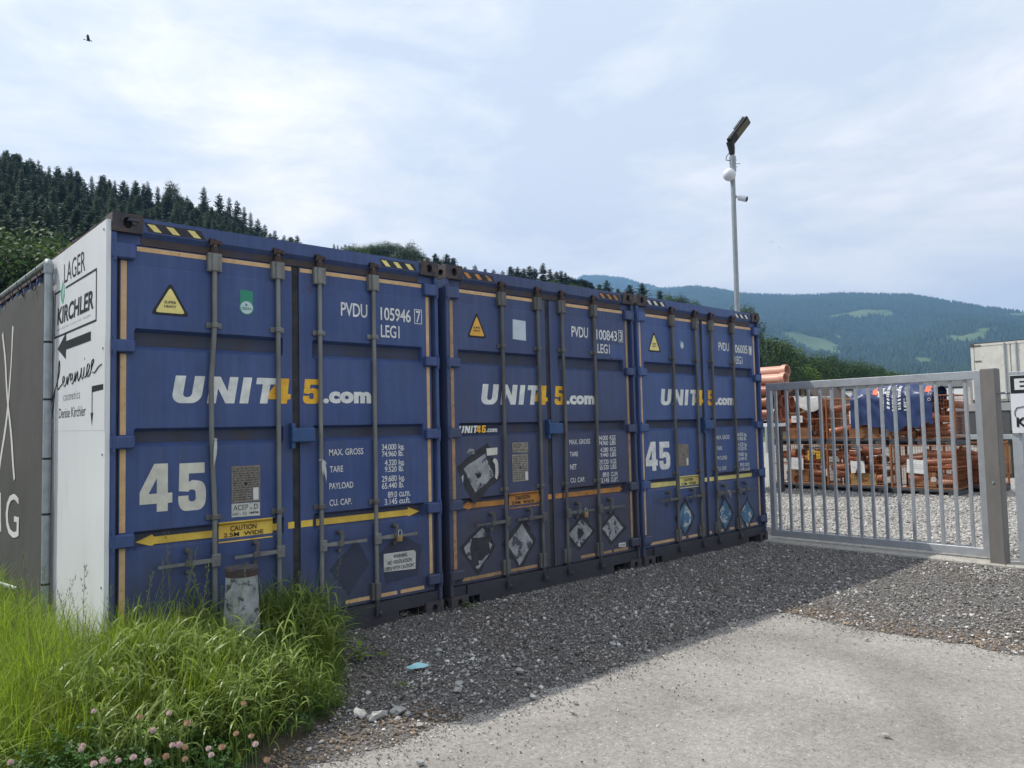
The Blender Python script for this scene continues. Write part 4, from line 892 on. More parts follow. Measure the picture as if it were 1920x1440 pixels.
# ------------------------------------------------------------------ concrete marker post in the grass
bl = thing('marker_post', 'round grey post with peeling paint and a rusty cap standing in the grass', 'marker post')
top = at(453, 1063, 1, -.42); pxm = 1.0
rr = .030*(top - CAM).dot(_f)/FOC*1000*1.0
bl.location = (top.x, -.42, 0); zt2 = top.z
MB().tube([(0, 0, -.3), (0, 0, zt2*.5), (0, 0, zt2-.05)], [.124, .108, .093], 24).build('post_body', 'bollard', bl, True)
MB().tube([(0, 0, zt2-.05), (0, 0, zt2-.012)], [.096, .098], 24).build('rusty_collar', 'rust', bl, True)
MB().cyl((0, 0, zt2-.012), (0, 0, zt2+.002), .100, .098, n=24).build('cap', 'rusty', bl, True)
MB().box((-.012, -.123, .05), (.012, -.118, .06)).build('stain', 'rust', bl)

# ------------------------------------------------------------------ wire crates with pipe fittings
CW, CD, CH, PB = 1.24, .84, .86, .12
def pipe_mesh(L_, r):
    mb = MB(); n = 14
    prof_ = [(0, r*1.16), (.10, r*1.16), (.115, r), (L_, r)]
    for sgn, rad in ((1, 1), (-1, .88)):
        vs = []
        for u, q in prof_:
            for k in range(n):
                t = 2*math.pi*k/n; vs.append((q*rad*math.cos(t), u, q*rad*math.sin(t)))
        m = len(prof_); fs = [(i*n+k, i*n+(k+1) % n, (i+1)*n+(k+1) % n, (i+1)*n+k) for i in range(m-1) for k in range(n)]
        mb.add(vs, [f[::-1] for f in fs] if sgn > 0 else fs)
    k0 = 0; N1 = len(prof_)*n
    mb.f += [(k, (k+1) % n, N1+(k+1) % n, N1+k) for k in range(n)]; e0 = (len(prof_)-1)*n
    mb.f += [(e0+k, N1+e0+k, N1+e0+(k+1) % n, e0+(k+1) % n) for k in range(n)]
    return mb
def elbow_mesh(r):
    mb = MB(); mb.tube([(0, 0, 0), (0, .13, 0), (.03, .20, .0), (.10, .26, 0), (.22, .30, 0)], [r*1.15, r*1.15, r, r, r*1.13], 12, False)
    mb.tube([(0, 0.002, 0), (0, .13, 0), (.03, .20, .0), (.10, .26, 0), (.22, .30, 0)], [r, r, r*.88, r*.88, r], 12, False); return mb
def branch_mesh(r):
    mb = MB(); mb.tube([(0, 0, 0), (0, .1, 0), (0, .12, 0), (0, .40, 0)], [r*1.15, r*1.15, r, r], 12, False); mb.tube([(0, .30, 0), (.10, .17, .05), (.17, .08, .08)], [r*.9, r*.9, r*1.1], 12, False)
    mb.tube([(0, 0.001, 0), (0, .40, 0)], [r*.95, r*.9], 12, False); return mb
PM = [pipe_mesh(.55, .075).mesh('pipe', 'pipe', True), pipe_mesh(.42, .088).mesh('pipe', 'pipe', True), elbow_mesh(.07).mesh('pipe_elbow', 'pipe', True), branch_mesh(.065).mesh('pipe_branch', 'pipe', True), pipe_mesh(.7, .06).mesh('pipe', 'pipepale', True)]
PN = ['pipe_piece', 'pipe_piece', 'pipe_elbow', 'pipe_branch', 'pipe_piece']
def crate_proto():
    t = thing('wire_crate', 'x', 'wire crate')
    mb = MB(); mb.box((.02, .02, .055), (CD-.02, CW-.02, .085))
    mb.build('deck', 'pallet', t)
    mb = MB()
    for z in (.075,): mb.bbox((0, 0, z), (.045, CW, PB), .004); mb.bbox((CD-.045, 0, z), (CD, CW, PB), .004)
    for y in (0, CW/2-.09, CW-.18): mb.bbox((.002, y+.002, 0), (CD-.002, y+.178, .0745), .006)
    mb.build('pallet_base', 'pallet', t)
    for x in (.02, CD-.02):
        for y in (.022, CW-.022): MB().bbox((x-.018, y-.018, PB), (x+.018, y+.018, PB+CH+.02), .003).build('post', 'crate', t)
    def rail(p, q): MB().cyl(p, q, .011, n=6).build('rail', 'crate', t)
    zt = PB+CH
    for z in (PB+.015, PB+CH*.5, zt-.01):
        rail((.02, .04, z), (.02, CW-.04, z)); rail((CD-.02, .04, z), (CD-.02, CW-.04, z))
        rail((.04, .022, z), (CD-.04, .022, z)); rail((.04, CW-.022, z), (CD-.04, CW-.022, z))
    mb = MB()
    def wires(o, u, v, lu, lv, st):
        o, u, v = Vector(o), Vector(u), Vector(v); k = st
        while k < lu: mb.cyl(o+u*k, o+u*k+v*lv, .0028, n=4, caps=False); k += st
        k = st
        while k < lv: mb.cyl(o+v*k+u*0, o+v*k+u*lu, .0028, n=4, caps=False); k += st*1.6
    for x in (.02, CD-.02): wires((x, .04, PB), (0, 1, 0), (0, 0, 1), CW-.08, CH, .05)
    for y in (.022, CW-.022): wires((.04, y, PB), (1, 0, 0), (0, 0, 1), CD-.08, CH, .05)
    kind(mb.build('wire_mesh', 'crate', t), 'stuff')
    return t
proto = crate_proto()
cx0 = 14.9
specs = [((cx0, 2.66, 0), 'lower row, left wire crate of pipe fittings behind the gate'), ((cx0, 1.385, 0), 'lower row, middle wire crate of pipe fittings'),
         ((cx0, .06, -.01), 'lower row, right wire crate, full of long terracotta pipe pieces'),
         ((cx0+.01, 2.65, PB+CH+.005), 'upper left wire crate with a white sheet thrown over its top'), ((cx0+.01, 1.37, PB+CH+.005), 'upper middle wire crate half hidden by the navy tarpaulin'),
         ((cx0+.01, .05, PB+CH-.005), 'upper right wire crate under the navy tarpaulin'), ((cx0+1.15, -.30, 0), 'wire crate standing behind the right end of the stacked rows')]
crates = []
for i, (loc, lab) in enumerate(specs):
    t = proto if i == 0 else copy_tree(proto)
    t.location = loc; t['label'] = lab; t['group'] = 'orange wire crates stacked behind the gate'; crates.append(t)
rp = random.Random(3)
names = ['lower left', 'lower middle', 'lower right', 'upper left', 'upper middle', 'upper right', 'rear']
for ci, (loc, lab) in enumerate(specs):
    ox, oy, oz = loc; n_l = 5
    for l in range(n_l):
        z = oz + PB + .10 + l*.145
        y = oy + .06
        while y < oy + CW - .45:
            k = rp.choice([0, 0, 1, 2, 3, 0, 1]) if ci != 2 else rp.choice([0, 4, 0, 1])
            if ci == 2 and l == 0: k = 4
            mode = rp.random(); L_ = {0: .55, 1: .42, 2: .3, 3: .42, 4: .7}[k]
            if mode < .62:   # lies along y
                fl = rp.random() < .5; x = ox + rp.uniform(.12, .2)
                rot = (rp.uniform(-.18, .18), 0, rp.uniform(-.16, .16) + (math.pi if fl else 0)); yy = y + (L_ if fl else 0) + .02
                yy = min(yy, oy+CW-.08) if fl else min(yy, oy+CW-L_-.05)
                lo = (x, yy, z + rp.uniform(-.02, .02)); st = L_*.9
            else:            # end on towards the gate
                lo = (ox + rp.uniform(.07, .12), y+.10, z); rot = (rp.uniform(-.1, .1), rp.uniform(0, 6), -math.pi/2 + rp.uniform(-.3, .3)); st = .2
            o = put(PN[k], PM[k], None, lo, rot)
            tag(o, {0: 'terracotta plastic pipe piece', 1: 'short wide terracotta pipe piece', 2: 'terracotta pipe elbow', 3: 'terracotta pipe branch', 4: 'sun-bleached long pipe piece'}[k] + ' inside the %s wire crate' % names[ci], 'pipe', 'pipe pieces in the %s crate' % names[ci])
            y += st*rp.uniform(.92, 1.2)
    # back row, hardly visible
    for l in range(3):
        o = put('pipe_piece', PM[0], None, (ox+.5, oy+.2+rp.random()*.3, oz+PB+.12+l*.17), (0, 0, rp.uniform(-.3, .3))); tag(o, 'terracotta plastic pipe piece deep inside the %s wire crate' % names[ci], 'pipe', 'pipe pieces deep in the %s crate' % names[ci])
def card(loc, sy, sz, mat, label, sx=.02):
    t = thing('cardboard_box', label, 'cardboard box', loc)
    MB().bbox((0, 0, 0), (sx, sy, sz), .003).build('box_side', mat, t); MB().box((-.002, .01, sz*.47), (-.0005, sy-.01, sz*.53)).build('tape', 'wood', t); return t
def paper(loc, sy, sz, label, tilt=0):
    t = thing('paper_sheet', label, 'paper label', loc); t.rotation_euler = (R(tilt), 0, 0)
    MB().box((0, 0, 0), (.003, sy, sz)).build('sheet', 'sheet', t); r = random.Random(int(sy*900)); mb = MB()
    for i in range(3): mb.box((-.0015, sy*.12, sz*(.35+.14*i)), (-.0005, sy*(.5+.4*r.random()), sz*(.35+.14*i)+.008))
    mb.build('scribble', 'inkgrey', t)
card((cx0+.035, 3.05, .16), .42, .26, 'card', 'brown cardboard box front in the lower left crate'); card((cx0+.035, 1.60, .13), .52, .25, 'card2', 'yellowish cardboard box front in the lower middle crate')
card((cx0+.035, .46, .16), .50, .27, 'card', 'brown cardboard box front in the lower right crate'); card((cx0+.045, 3.0, 1.13), .45, .22, 'card', 'brown cardboard box front in the upper left crate')
card((cx0+.045, 1.5, 1.13), .62, .22, 'card', 'brown cardboard box front in the upper middle crate')
paper((cx0-.012, 3.15, .42), .28, .26, 'white paper sheet on the front of the lower left crate', 3); paper((cx0-.012, 1.80, .39), .29, .25, 'white paper sheet on the front of the lower middle crate', -2)
paper((cx0-.014, .62, .40), .36, .27, 'large white paper sheet on the front of the lower right crate', 4); paper((cx0-.004, 3.12, 1.47), .26, .15, 'small white paper strip on the upper left crate', 0)
paper((cx0-.004, 1.86, 1.42), .22, .27, 'white paper sheet on the upper middle crate beside the tarpaulin', 0)
o = MB().add([(cx0+.03+.0005, .50+.06*math.cos(a), .30+.05*math.sin(a)) for a in [i*math.pi/5 for i in range(10)]], [tuple(range(10))]).build('round_sticker', 'sheet'); o.location = (.0, 0, 0); tag(o, 'round white sticker on the lower right cardboard box', 'sticker')
# yellow clamp sitting in the lower left crate
yc = thing('yellow_clamp', 'yellow plastic frame piece in the lower left crate', 'plastic part', (cx0+.06, 2.78, .78))
MB().bbox((0, 0, .0), (.05, .30, .06), .01).build('bar_piece', 'yellowplastic', yc); MB().bbox((0, .0, -.12), (.05, .10, -.002), .01).build('foot_piece', 'yellowplastic', yc); MB().bbox((0, .22, -.16), (.05, .30, -.002), .01).build('foot_piece', 'yellowplastic', yc)
# tarpaulin over the two upper right crates
zt3 = PB+CH+PB+CH+.04
tp = thing('tarpaulin', 'navy tarpaulin with orange-red corners draped over the upper right crates', 'tarpaulin', (cx0, 0, zt3))
nY, nU = 56, 34; ya_, yb_ = .42, 2.02; vs = []; uv = []
prof2 = [(.84, -.30), (.80, .06), (.5, .15), (.2, .10), (.02, .02), (-.04, -.06), (-.05, -.35), (-.04, -.68)]
def pr(u):
    k = u*(len(prof2)-1); i = min(int(k), len(prof2)-2); t = k-i; return (prof2[i][0]*(1-t)+prof2[i+1][0]*t, prof2[i][1]*(1-t)+prof2[i+1][1]*t)
def tarp_pt(u, v, off=0):
    x, z = pr(u); y = ya_ + (yb_-ya_)*v
    hump = .16*math.exp(-((v-.42)/.25)**2)*max(0, 1-abs(u-.38)*2.2); z += hump
    drop = max(0, u-.62)
    z += drop*(.16*math.sin(v*9+.6) + .05*math.sin(v*23)) ; x -= drop*(.10*abs(math.sin(v*11)) + .03*math.sin(v*31+u*9))
    x += .025*mnoise.noise(Vector((y*4, z*4, 2))); z += .06*mnoise.noise(Vector((y*5, u*7, 4))); x -= .05*abs(mnoise.noise(Vector((y*3.2 + u*4, u*2.5, 9))))
    return (x - off, y, z + off*.6)
for j in range(nU+1):
    for i in range(nY+1): vs.append(tarp_pt(j/nU, i/nY))
MB().add(vs, [(j*(nY+1)+i, j*(nY+1)+i+1, (j+1)*(nY+1)+i+1, (j+1)*(nY+1)+i) for j in range(nU) for i in range(nY)]).build('cloth', 'tarp', tp, True)
def tpatch(name, mat, f, nu=8, nv=8, off=.006):
    vs = [tarp_pt(*f(a/nu, b/nv), off) for a in range(nu+1) for b in range(nv+1)]
    return MB().add(vs, [(a*(nv+1)+b, a*(nv+1)+b+1, (a+1)*(nv+1)+b+1, (a+1)*(nv+1)+b) for a in range(nu) for b in range(nv)]).build(name, mat, tp, True)
tpatch('red_corner', 'tarpred', lambda a, b: (.44+.20*a, .64+.07*b + .05*(1-a))); tpatch('red_corner', 'tarpred', lambda a, b: (.42+.18*a, .04+.07*b))
tpatch('white_edge', 'sheet', lambda a, b: (.56+.14*a, .615+.015*b + .03*(1-a)), 6, 1, .008)
def ttext(txt, v0, v1, u0, u1):
    vs, fs = text_poly(txt, .02); vs = fit(vs, (0, 0, 1, 1))
    MB().add([tarp_pt(u1 + (u0-u1)*x, v0 + (v1-v0)*(1-y), .012) for x, y in vs], fs).build('lettering', 'sheet', tp)
ttext('Tel.: +49 / 66', .27, .33, .50, .86)
for v in (.36, .43, .50, .57):
    r = random.Random(int(v*100)); mb = MB(); u = .52
    while u < .83:
        e2 = u + r.uniform(.008, .022); a = [tarp_pt(u, v, .010), tarp_pt(e2, v, .010), tarp_pt(e2, v+.035, .010), tarp_pt(u, v+.035, .010)]; mb.add(a, [(0, 1, 2, 3)]); u = e2 + r.uniform(.006, .014)
    mb.build('blurred_print', 'sheet', tp)
for u in (.55, .66, .78):
    c = Vector(tarp_pt(u, .03, .012)); MB().tube([c+Vector((0, .026*math.cos(a), .026*math.sin(a))) for a in [i*math.pi/5 for i in range(11)]], .006, 4).build('eyelet', 'sheet', tp)
MB().cyl((0, 0, 0), (0, 0, .01), .01).v
# white sheet over the upper left crate
ws = thing('white_sheet', 'crumpled white tarpaulin hanging over the upper left wire crate', 'tarpaulin', (cx0, 2.72, zt3-.01)); vs = []
for j in range(13):
    for i in range(25):
        v = i/24; u = j/12
        if u < .5: x, z = .7 - u*1.3, .03
        else: x, z = -.0, .03 - (u-.5)*2*(.10 + .22*abs(math.sin(v*4.6+.8)))
        vs.append((x-.02 + .02*mnoise.noise(Vector((v*9, u*5, 0))), v*1.1, z + .03*mnoise.noise(Vector((v*6, u*6, 3)))))
MB().add(vs, [(j*25+i, j*25+i+1, (j+1)*25+i+1, (j+1)*25+i) for j in range(12) for i in range(24)]).build('cloth', 'whitetarp', ws, True)
# stack of wide pipes beside the crates
def big_pipe(L_, r): return pipe_mesh(L_, r)
bpm = big_pipe(5.0, .115).mesh('long_pipe', 'pipe', True); bpp = big_pipe(5.0, .115).mesh('long_pipe', 'pipepale', True)
grid = [(13.60, 2.55), (13.30, 2.37), (13.56, 2.37), (13.82, 2.38), (13.36, 2.14), (13.62, 2.13), (13.88, 2.14), (13.34, 1.90), (13.60, 1.89), (13.86, 1.90), (13.38, 1.66), (13.64, 1.65), (13.90, 1.66), (13.1, 2.13), (13.1, 1.9), (13.1, 1.66)]
for i, (gx, gz_) in enumerate(grid):
    o = put('long_pipe', bpm if i not in (0, 1, 2) else bpp, None, (gx, 2.75 + (.0, -.12, .02, .15, .0, .1, .2, -.05, .12, .06, .0, .1, .2, 0, .1, 0)[i], gz_), (0, i, 0))
    tag(o, ['topmost sun-bleached pipe of the stack behind the right blue container', 'pale pipe left in the second layer of the pipe stack', 'pale pipe in the middle of the second layer of the pipe stack'][i] if i < 3 else '%s drain pipe of the %s layer of the pipe stack' % (('left', 'middle', 'right')[(i-4) % 3] if i > 3 and i < 13 else 'right' if i == 3 else 'outermost hidden', ('second', 'third', 'fourth', 'lowest')[0 if i == 3 else (i-4)//3+1 if i < 13 else i-12]), 'pipe', 'drain pipes stacked beside the crates')
rk = thing('pipe_rack', 'steel rack with a pale end board carrying the stacked drain pipes', 'rack', (12.95, 0, 0))
for y in (3.2, 5.2, 7.2):
    MB().bbox((-.1, y, 1.42), (1.2, y+.1, 1.52), .005).build('cross_beam', 'wood', rk)
    for x in (-.09, 1.1): MB().bbox((x, y, 0), (x+.09, y+.1, 1.419), .005).build('rack_post', 'pallet', rk)
MB().bbox((.0, 2.78, 1.40), (.55, 3.19, 1.47), .005).build('end_board', 'panel', rk)
# ------------------------------------------------------------------ vehicles and buildings beyond the yard
def rel(px, py, X): p = at(px, py, 0, X); return p
# white rusty container stacked on a dark trailer
XB = 29.0
p0 = rel(1819, 645, XB); p1 = rel(1819, 756, XB); wz = p1.z; wt = p0.z
wc = thing('white_container', 'rusty white container with closed double doors, standing high beyond the gate', 'shipping container', (XB, p0.y, wz))
cw, chh = 2.44, wt - wz
MB().bbox((.05, -cw+.03, .02), (6.0, -.03, chh-.03), .01).build('box_body', 'whitepaint', wc)
for y in (-cw, -.1):
    MB().bbox((0, y, 0), (.12, y+.1, chh), .006).build('corner_post', 'whitepaint', wc)
    for z in (0, chh-.12): MB().bbox((-.02, y-.01, z), (.14, y+.11, z+.12), .01).build('corner_casting', 'rusty', wc)
MB().bbox((.0, -cw+.1, chh-.11), (.1, -.1, chh-.01), .005).build('header', 'whitepaint', wc)
MB().box((-.004, -cw+.1, chh-.02), (.1, -.1, chh+.004)).build('rust_edge', 'rust', wc)
for a, b in ((-cw+.11, -cw/2-.02), (-cw/2+.02, -.11)):
    MB().bbox((.01, a, .1), (.05, b, chh-.12), .006).build('door', 'whitepaint', wc)
    for f_ in ((.86,) if b < -cw/2 else (.14,)): MB().cyl((-.01, a+(b-a)*f_, .05), (-.01, a+(b-a)*f_, chh-.05), .03, n=8).build('locking_bar', 'galv', wc)
    e_ = b if b > -.2 else a
    for z in (.3, .85, 1.45, 2.0): MB().bbox((-.01, min(e_, e_-.22 if e_ == b else e_), z), (.0, max(e_, e_+.22 if e_ == a else e_), z+.035), .003).build('hinge', 'rusty', wc)
MB().bbox((.03, -cw+.02, -.14), (5.9, -.02, .0), .01).build('base_frame', 'rusty', wc)
tr = thing('flat_trailer', 'dark-sided trailer with silver bottom rail parked under the white container', 'trailer', (26.5, 0, 0))
q0 = rel(1800, 758, 26.5); q1 = rel(1800, 772, 26.5); q2 = rel(1800, 815, 26.5); q3 = rel(1800, 824, 26.5)
Y0 = q0.y + .3; Y1 = Y0 - 6.5
MB().bbox((0, Y1, q1.z), (2.4, Y0, q0.z), .01).build('top_beam', 'greywall', tr)
MB().bbox((.03, Y1, q2.z+.002), (2.37, Y0, q1.z-.002), .01).build('side_sheet', 'darkvoid', tr)
MB().bbox((-.02, Y1, q3.z), (2.42, Y0, q2.z), .01).build('bottom_rail', 'galv', tr)
for k in range(4):
    for x in (.15, 2.0): MB().cyl((x, Y1+.8+k*1.05, .42), (x+.28, Y1+.8+k*1.05, .42), .42, n=20).build('wheel', 'gasket', tr, True)
for k in range(5): MB().bbox((.004, Y0-.2-k*1.5, q2.z), (.028, Y0-.28-k*1.5, q1.z), .002).build('side_post', 'darkmetal', tr)
MB().box((.4, Y1+.1, q3.z-.2), (2.0, Y0-.1, q3.z-.003)).build('chassis_beam', 'gasket', tr)
for (px0, px1, py0, py1, X, lab) in ((1868, 1902, 828, 884, 20.5, 'weathered wooden planked box beyond the square gate post'),):
    a = rel(px0, py0, X); b = rel(px1, py0, X); zt_b = a.z
    wb = thing('wooden_box', lab, 'wooden box', (X, a.y, 0)); w_ = a.y - b.y
    for k in range(5): MB().bbox((0, -w_+k*w_/5+.008, .08), (.6, -w_+(k+1)*w_/5-.004, zt_b), .004).build('plank', 'wood', wb)
    for y in (-w_, -.05): MB().bbox((-.03, y, 0), (-.001, y+.06, zt_b+.03), .004).build('frame_post', 'darkmetal', wb)
    MB().bbox((-.03, -w_+.061, zt_b-.03), (-.001, -.051, zt_b+.03), .004).build('frame_rail', 'darkmetal', wb)
    MB().box((-.0, -w_, .0), (.6, 0, .078)).build('skid', 'gasket', wb)
# halls behind
XH = 42.0
def hall(px0, px1, ptop, X, mat, label, doors=(), depth=8, roofmat='greywall'):
    a = rel(px0, ptop[0], X); b = rel(px1, ptop[1], X); hgt = (a.z + b.z)/2
    t = thing('storage_hall', label, 'building', (X, a.y, 0)); w_ = a.y - b.y
    MB().bbox((0, -w_, -.2), (depth, 0, hgt), .01).build('wall', mat, t); MB().bbox((-.25, -w_-.1, hgt+.001), (depth+.2, .1, hgt+.14), .02).build('roof', roofmat, t)
    for (d0, d1, dz0, dz1) in doors:
        A = rel(d0, dz0, X); B = rel(d1, dz1, X); y0, y1 = B.y - a.y, A.y - a.y
        MB().bbox((-.05, y0, max(.05, B.z)), (-.002, y1, A.z), .01).build('door', 'whitedoor', t)
        k = y0 + .5
        while k < y1 - .2: MB().box((-.058, k, max(.06, B.z)), (-.052, k+.03, A.z-.02)).build('door_seam', 'greywall', t); k += .9
        MB().box((-.07, y0-.06, A.z+.002), (-.002, y1+.06, A.z+.07)).build('door_lintel', 'darkmetal', t)
    return t
hall(1568, 1652, (722, 718), 42, 'palewall', 'pale storage hall with white doors left of the grey section, beyond the crates', ((1580, 1600, 733, 775), (1606, 1645, 733, 775)))
hall(1652, 1716, (717, 712), 42.5, 'greywall', 'dark grey flat-roofed hall section between two pale halls', (), 8, 'darkmetal')
hall(1716, 1818, (711, 704), 42, 'palewall', 'pale storage hall with three white doors beside the white container', ((1722, 1752, 728, 775), (1757, 1785, 728, 775), (1789, 1812, 728, 775)))
# open shed with brown pitched roof
a = rel(1472, 757, 38); b = rel(1562, 775, 38); c = rel(1510, 722, 38)
sh = thing('shed', 'open shed with a brown pitched roof beyond the pipe stack', 'building', (38, 0, 0))
Yl, Yr, Yc = a.y+1.5, b.y+.1, rel(1500, 722, 38).y; ze = rel(1562, 770, 38).z; zc = rel(1500, 722, 38).z
for (ya, yb, za, zb) in ((Yl, Yc, ze, zc), (Yc, Yr, zc, ze)):
    MB().add([(0, ya, za), (0, yb, zb), (7, yb, zb), (7, ya, za), (0, ya, za+.16), (0, yb, zb+.16), (7, yb, zb+.16), (7, ya, za+.16)], [(0, 1, 2, 3), (4, 7, 6, 5), (0, 4, 5, 1), (3, 2, 6, 7), (0, 3, 7, 4), (1, 5, 6, 2)]).build('roof', 'darkroof', sh)
for y in (Yl-.4, Yc, Yr+.3): MB().bbox((.3, y-.1, 0), (.5, y+.1, (zc if y == Yc else ze+.2)), .01).build('post', 'wood', sh)
MB().bbox((6.5, Yr+.1, 0), (6.7, Yl-.1, ze), .01).build('back_wall', 'wood', sh)
MB().bbox((.2, Yr+.2, ze-.12), (.4, Yl-.2, ze), .01).build('tie_beam', 'wood', sh)
a = rel(1470, 745, 34); b = rel(1520, 757, 34)
lr = thing('lean_to', 'low grey lean-to roof in front of the brown shed', 'building', (33, 0, 0))
MB().bbox((0, b.y, a.z-.14), (3, a.y+1, a.z), .02).build('roof', 'greywall', lr)
for y in (b.y+.2, a.y+.5): MB().bbox((.1, y, 0), (.2, y+.1, a.z-.141), .01).build('post', 'galv', lr)

# ------------------------------------------------------------------ trees
def leafmat(name, c1, c2, tr=.25, rnd=.35):
    return pmat(name, c1, c2, 1.2, .4, .6, rough=.6, spec=.25, rnd=rnd, trans=tr)
MT['needle'] = leafmat('spruce_needles', (.052, .080, .052), (.080, .115, .066), .2)
MT['needlefar'] = leafmat('spruce_needles_far', (.028, .055, .026), (.045, .078, .032), .1, .4)
MT['leaf'] = leafmat('broad_leaves', (.10, .17, .03), (.15, .22, .045), .45)
MT['leafdark'] = leafmat('dark_broad_leaves', (.035, .068, .020), (.055, .095, .026), .25)
def conifer(h, seed, wide=.17):
    r = random.Random(seed); tk = MB(); tk.tube([(0, 0, -1), (0, 0, h*.5), (0, 0, h*.98)], [h*.014, h*.009, .02], 6)
    cr_ = MB(); z = h*.08
    while z < h*.985:
        f = (z/h); L_ = h*wide*((1-f)**.62)*r.uniform(.62, 1.15) + .12; n = 7 if f < .7 else 5; ph = r.uniform(0, 6)
        for k in range(n):
            a = ph + k*2*math.pi/n + r.uniform(-.3, .3); l = L_*r.uniform(.6, 1.15); dx, dy = math.cos(a), math.sin(a)
            droop = -.28*l if f < .75 else .12*l; m = max(2, int(l/.55))
            if r.random() < .07: continue
            for s_ in range(m):
                t0 = s_/m; t1 = min(1.02, (s_+1.35)/m); wdt = (.34*l*(1-t0)**.8 + .12)*r.uniform(.6, 1.15)
                c0 = Vector((dx*l*t0, dy*l*t0, z + droop*t0*t0*1.2 + r.uniform(-.1, .1))); c1 = Vector((dx*l*t1, dy*l*t1, z + droop*t1*t1*1.2 - r.uniform(0, .18)*l*.3)); sd_ = Vector((-dy, dx, 0))
                cr_.add([c0, c0.lerp(c1, .55) + sd_*wdt - Vector((0, 0, wdt*.55)), c1, c0.lerp(c1, .55) - sd_*wdt - Vector((0, 0, wdt*.55))], [(0, 1, 2), (0, 2, 3)])
        z += h*.0155 + .11*(1-f)
    return tk.mesh('trunk', 'bark'), cr_.mesh('crown', 'needle')
def broad(h, seed, mat='leaf', lf=.34, nl=190):
    r = random.Random(seed); tk = MB(); tk.tube([(0, 0, -1), (.1, 0, h*.3), (0, .1, h*.6)], [h*.03, h*.022, h*.01], 7)
    cr_ = MB(); cl = []
    for i in range(26):
        a = r.uniform(0, 6.28); f = r.uniform(.22, 1); rad = h*.30*math.sin(math.pi*min(.97, f*.82+.12))**.7*r.uniform(.3, 1)
        c = Vector((math.cos(a)*rad, math.sin(a)*rad, h*(f*.80+.08))); cl.append((c, h*r.uniform(.085, .15)))
        tk.tube([(0, 0, h*.25*f+.1*h), tuple(c*.6 + Vector((0, 0, .2*h*.3))), tuple(c)], [h*.01, h*.006, h*.003], 4)
    for c, s_ in cl:
        for k in range(nl):
            d_ = Vector((r.gauss(0, 1), r.gauss(0, 1), r.gauss(0, .8))).normalized()*s_*(r.random()**.33)*r.choice((1, 1, 1, 1.18)); p = c + d_
            n_ = (d_.normalized() + Vector((r.uniform(-.7, .7), r.uniform(-.7, .7), r.uniform(-.2, 1)))).normalized(); a_ = n_.orthogonal().normalized(); a_ = Matrix.Rotation(r.uniform(0, 6.28), 3, n_) @ a_; b_ = n_.cross(a_); q = lf*r.uniform(.55, 1.2)
            cr_.add([p - a_*q*.5, p + b_*q*.32, p + a_*q*.5, p - b_*q*.32], [(0, 1, 2, 3)])
    return tk.mesh('trunk', 'bark'), cr_.mesh('crown', mat)
CON = [conifer(20, 31+i, .20 + .025*(i % 3)) for i in range(5)]
BRO = [broad(13, 51+i, 'leaf' if i % 2 == 0 else 'leafdark') for i in range(4)]
# hill behind the containers: forest floor surface in polar coordinates round the place
RID = [(-2600, 60, 215), (-1400, 130, 220), (-700, 190, 230), (-300, 235, 240), (0, 282, 250), (60, 300, 252), (100, 318, 255), (190, 338, 258), (260, 352, 262), (330, 366, 266), (400, 386, 272), (440, 402, 276), (490, 432, 282), (525, 448, 285), (560, 456, 280), (620, 460, 270), (700, 460, 256), (780, 464, 242), (840, 478, 238), (900, 500, 246), (960, 502, 262), (1050, 508, 270), (1100, 522, 275), (1137, 532, 235), (1200, 536, 215), (1260, 554, 200), (1310, 576, 190), (1370, 590, 182), (1430, 640, 180), (1500, 690, 200), (1600, 715, 230), (1760, 745, 260)]
def lerp_tab(tab, x):
    if x <= tab[0][0]: return tab[0][1:]
    for p, q in zip(tab, tab[1:]):
        if x <= q[0]:
            t = (x-p[0])/(q[0]-p[0]); return tuple(a+(b-a)*t for a, b in zip(p[1:], q[1:]))
    return tab[-1][1:]
TH = 15.0
def px_az(px): d_ = ray(px, 400); return math.atan2(d_.x, d_.y)
def ridge_of(px):
    py, D = lerp_tab(RID, px); t = far(px, py, D); return px_az(px), D, max(0, t.z - (TH if px < 560 else 12 if px < 1350 else 12 + (px-1350)*.09))
RP = [ridge_of(px) for px in (-2600, -1400, -700, -300, -100, 0, 60, 100, 190, 260, 330, 400, 440, 490, 525, 560, 620, 700, 780, 840, 900, 960, 1050, 1100, 1137, 1200, 1260, 1310, 1370, 1430, 1500, 1600, 1760)]
RP = [(RP[0][0]-.5, 215, RP[0][2])] + RP
def hill_z(a, rr_):
    D, z = lerp_tab(RP, a); t = (rr_ - 70)/(D - 70)
    if t <= 0: return 0
    if t <= 1: return max(0, z)*(t**1.25)
    return max(0, z)*(1 - (t-1)*.3 if t < 1.5 else max(0, .85 - (t-1.5)*1.6))
A0, A1, nA, nR = RP[0][0], RP[-1][0]+.02, 130, 40
vs = []; 
for i in range(nA+1):
    a = A0 + (A1-A0)*i/nA
    for j in range(nR+1):
        q = 70 + j*13; z = hill_z(a, q) + (1.6*mnoise.noise(Vector((math.sin(a)*q/18, math.cos(a)*q/18, 0))) if j else 0) - (.3 if j == 0 else 0)
        vs.append((CAM.x + q*math.sin(a), CAM.y + q*math.cos(a), z))
MT['forestfloor'] = pmat('forest_floor', (.022, .036, .018), (.035, .05, .022), .05, rough=.95)
kind(MB().add(vs, [(i*(nR+1)+j, i*(nR+1)+j+1, (i+1)*(nR+1)+j+1, (i+1)*(nR+1)+j) for i in range(nA) for j in range(nR)]).build('hill', 'forestfloor', None, True), 'structure')
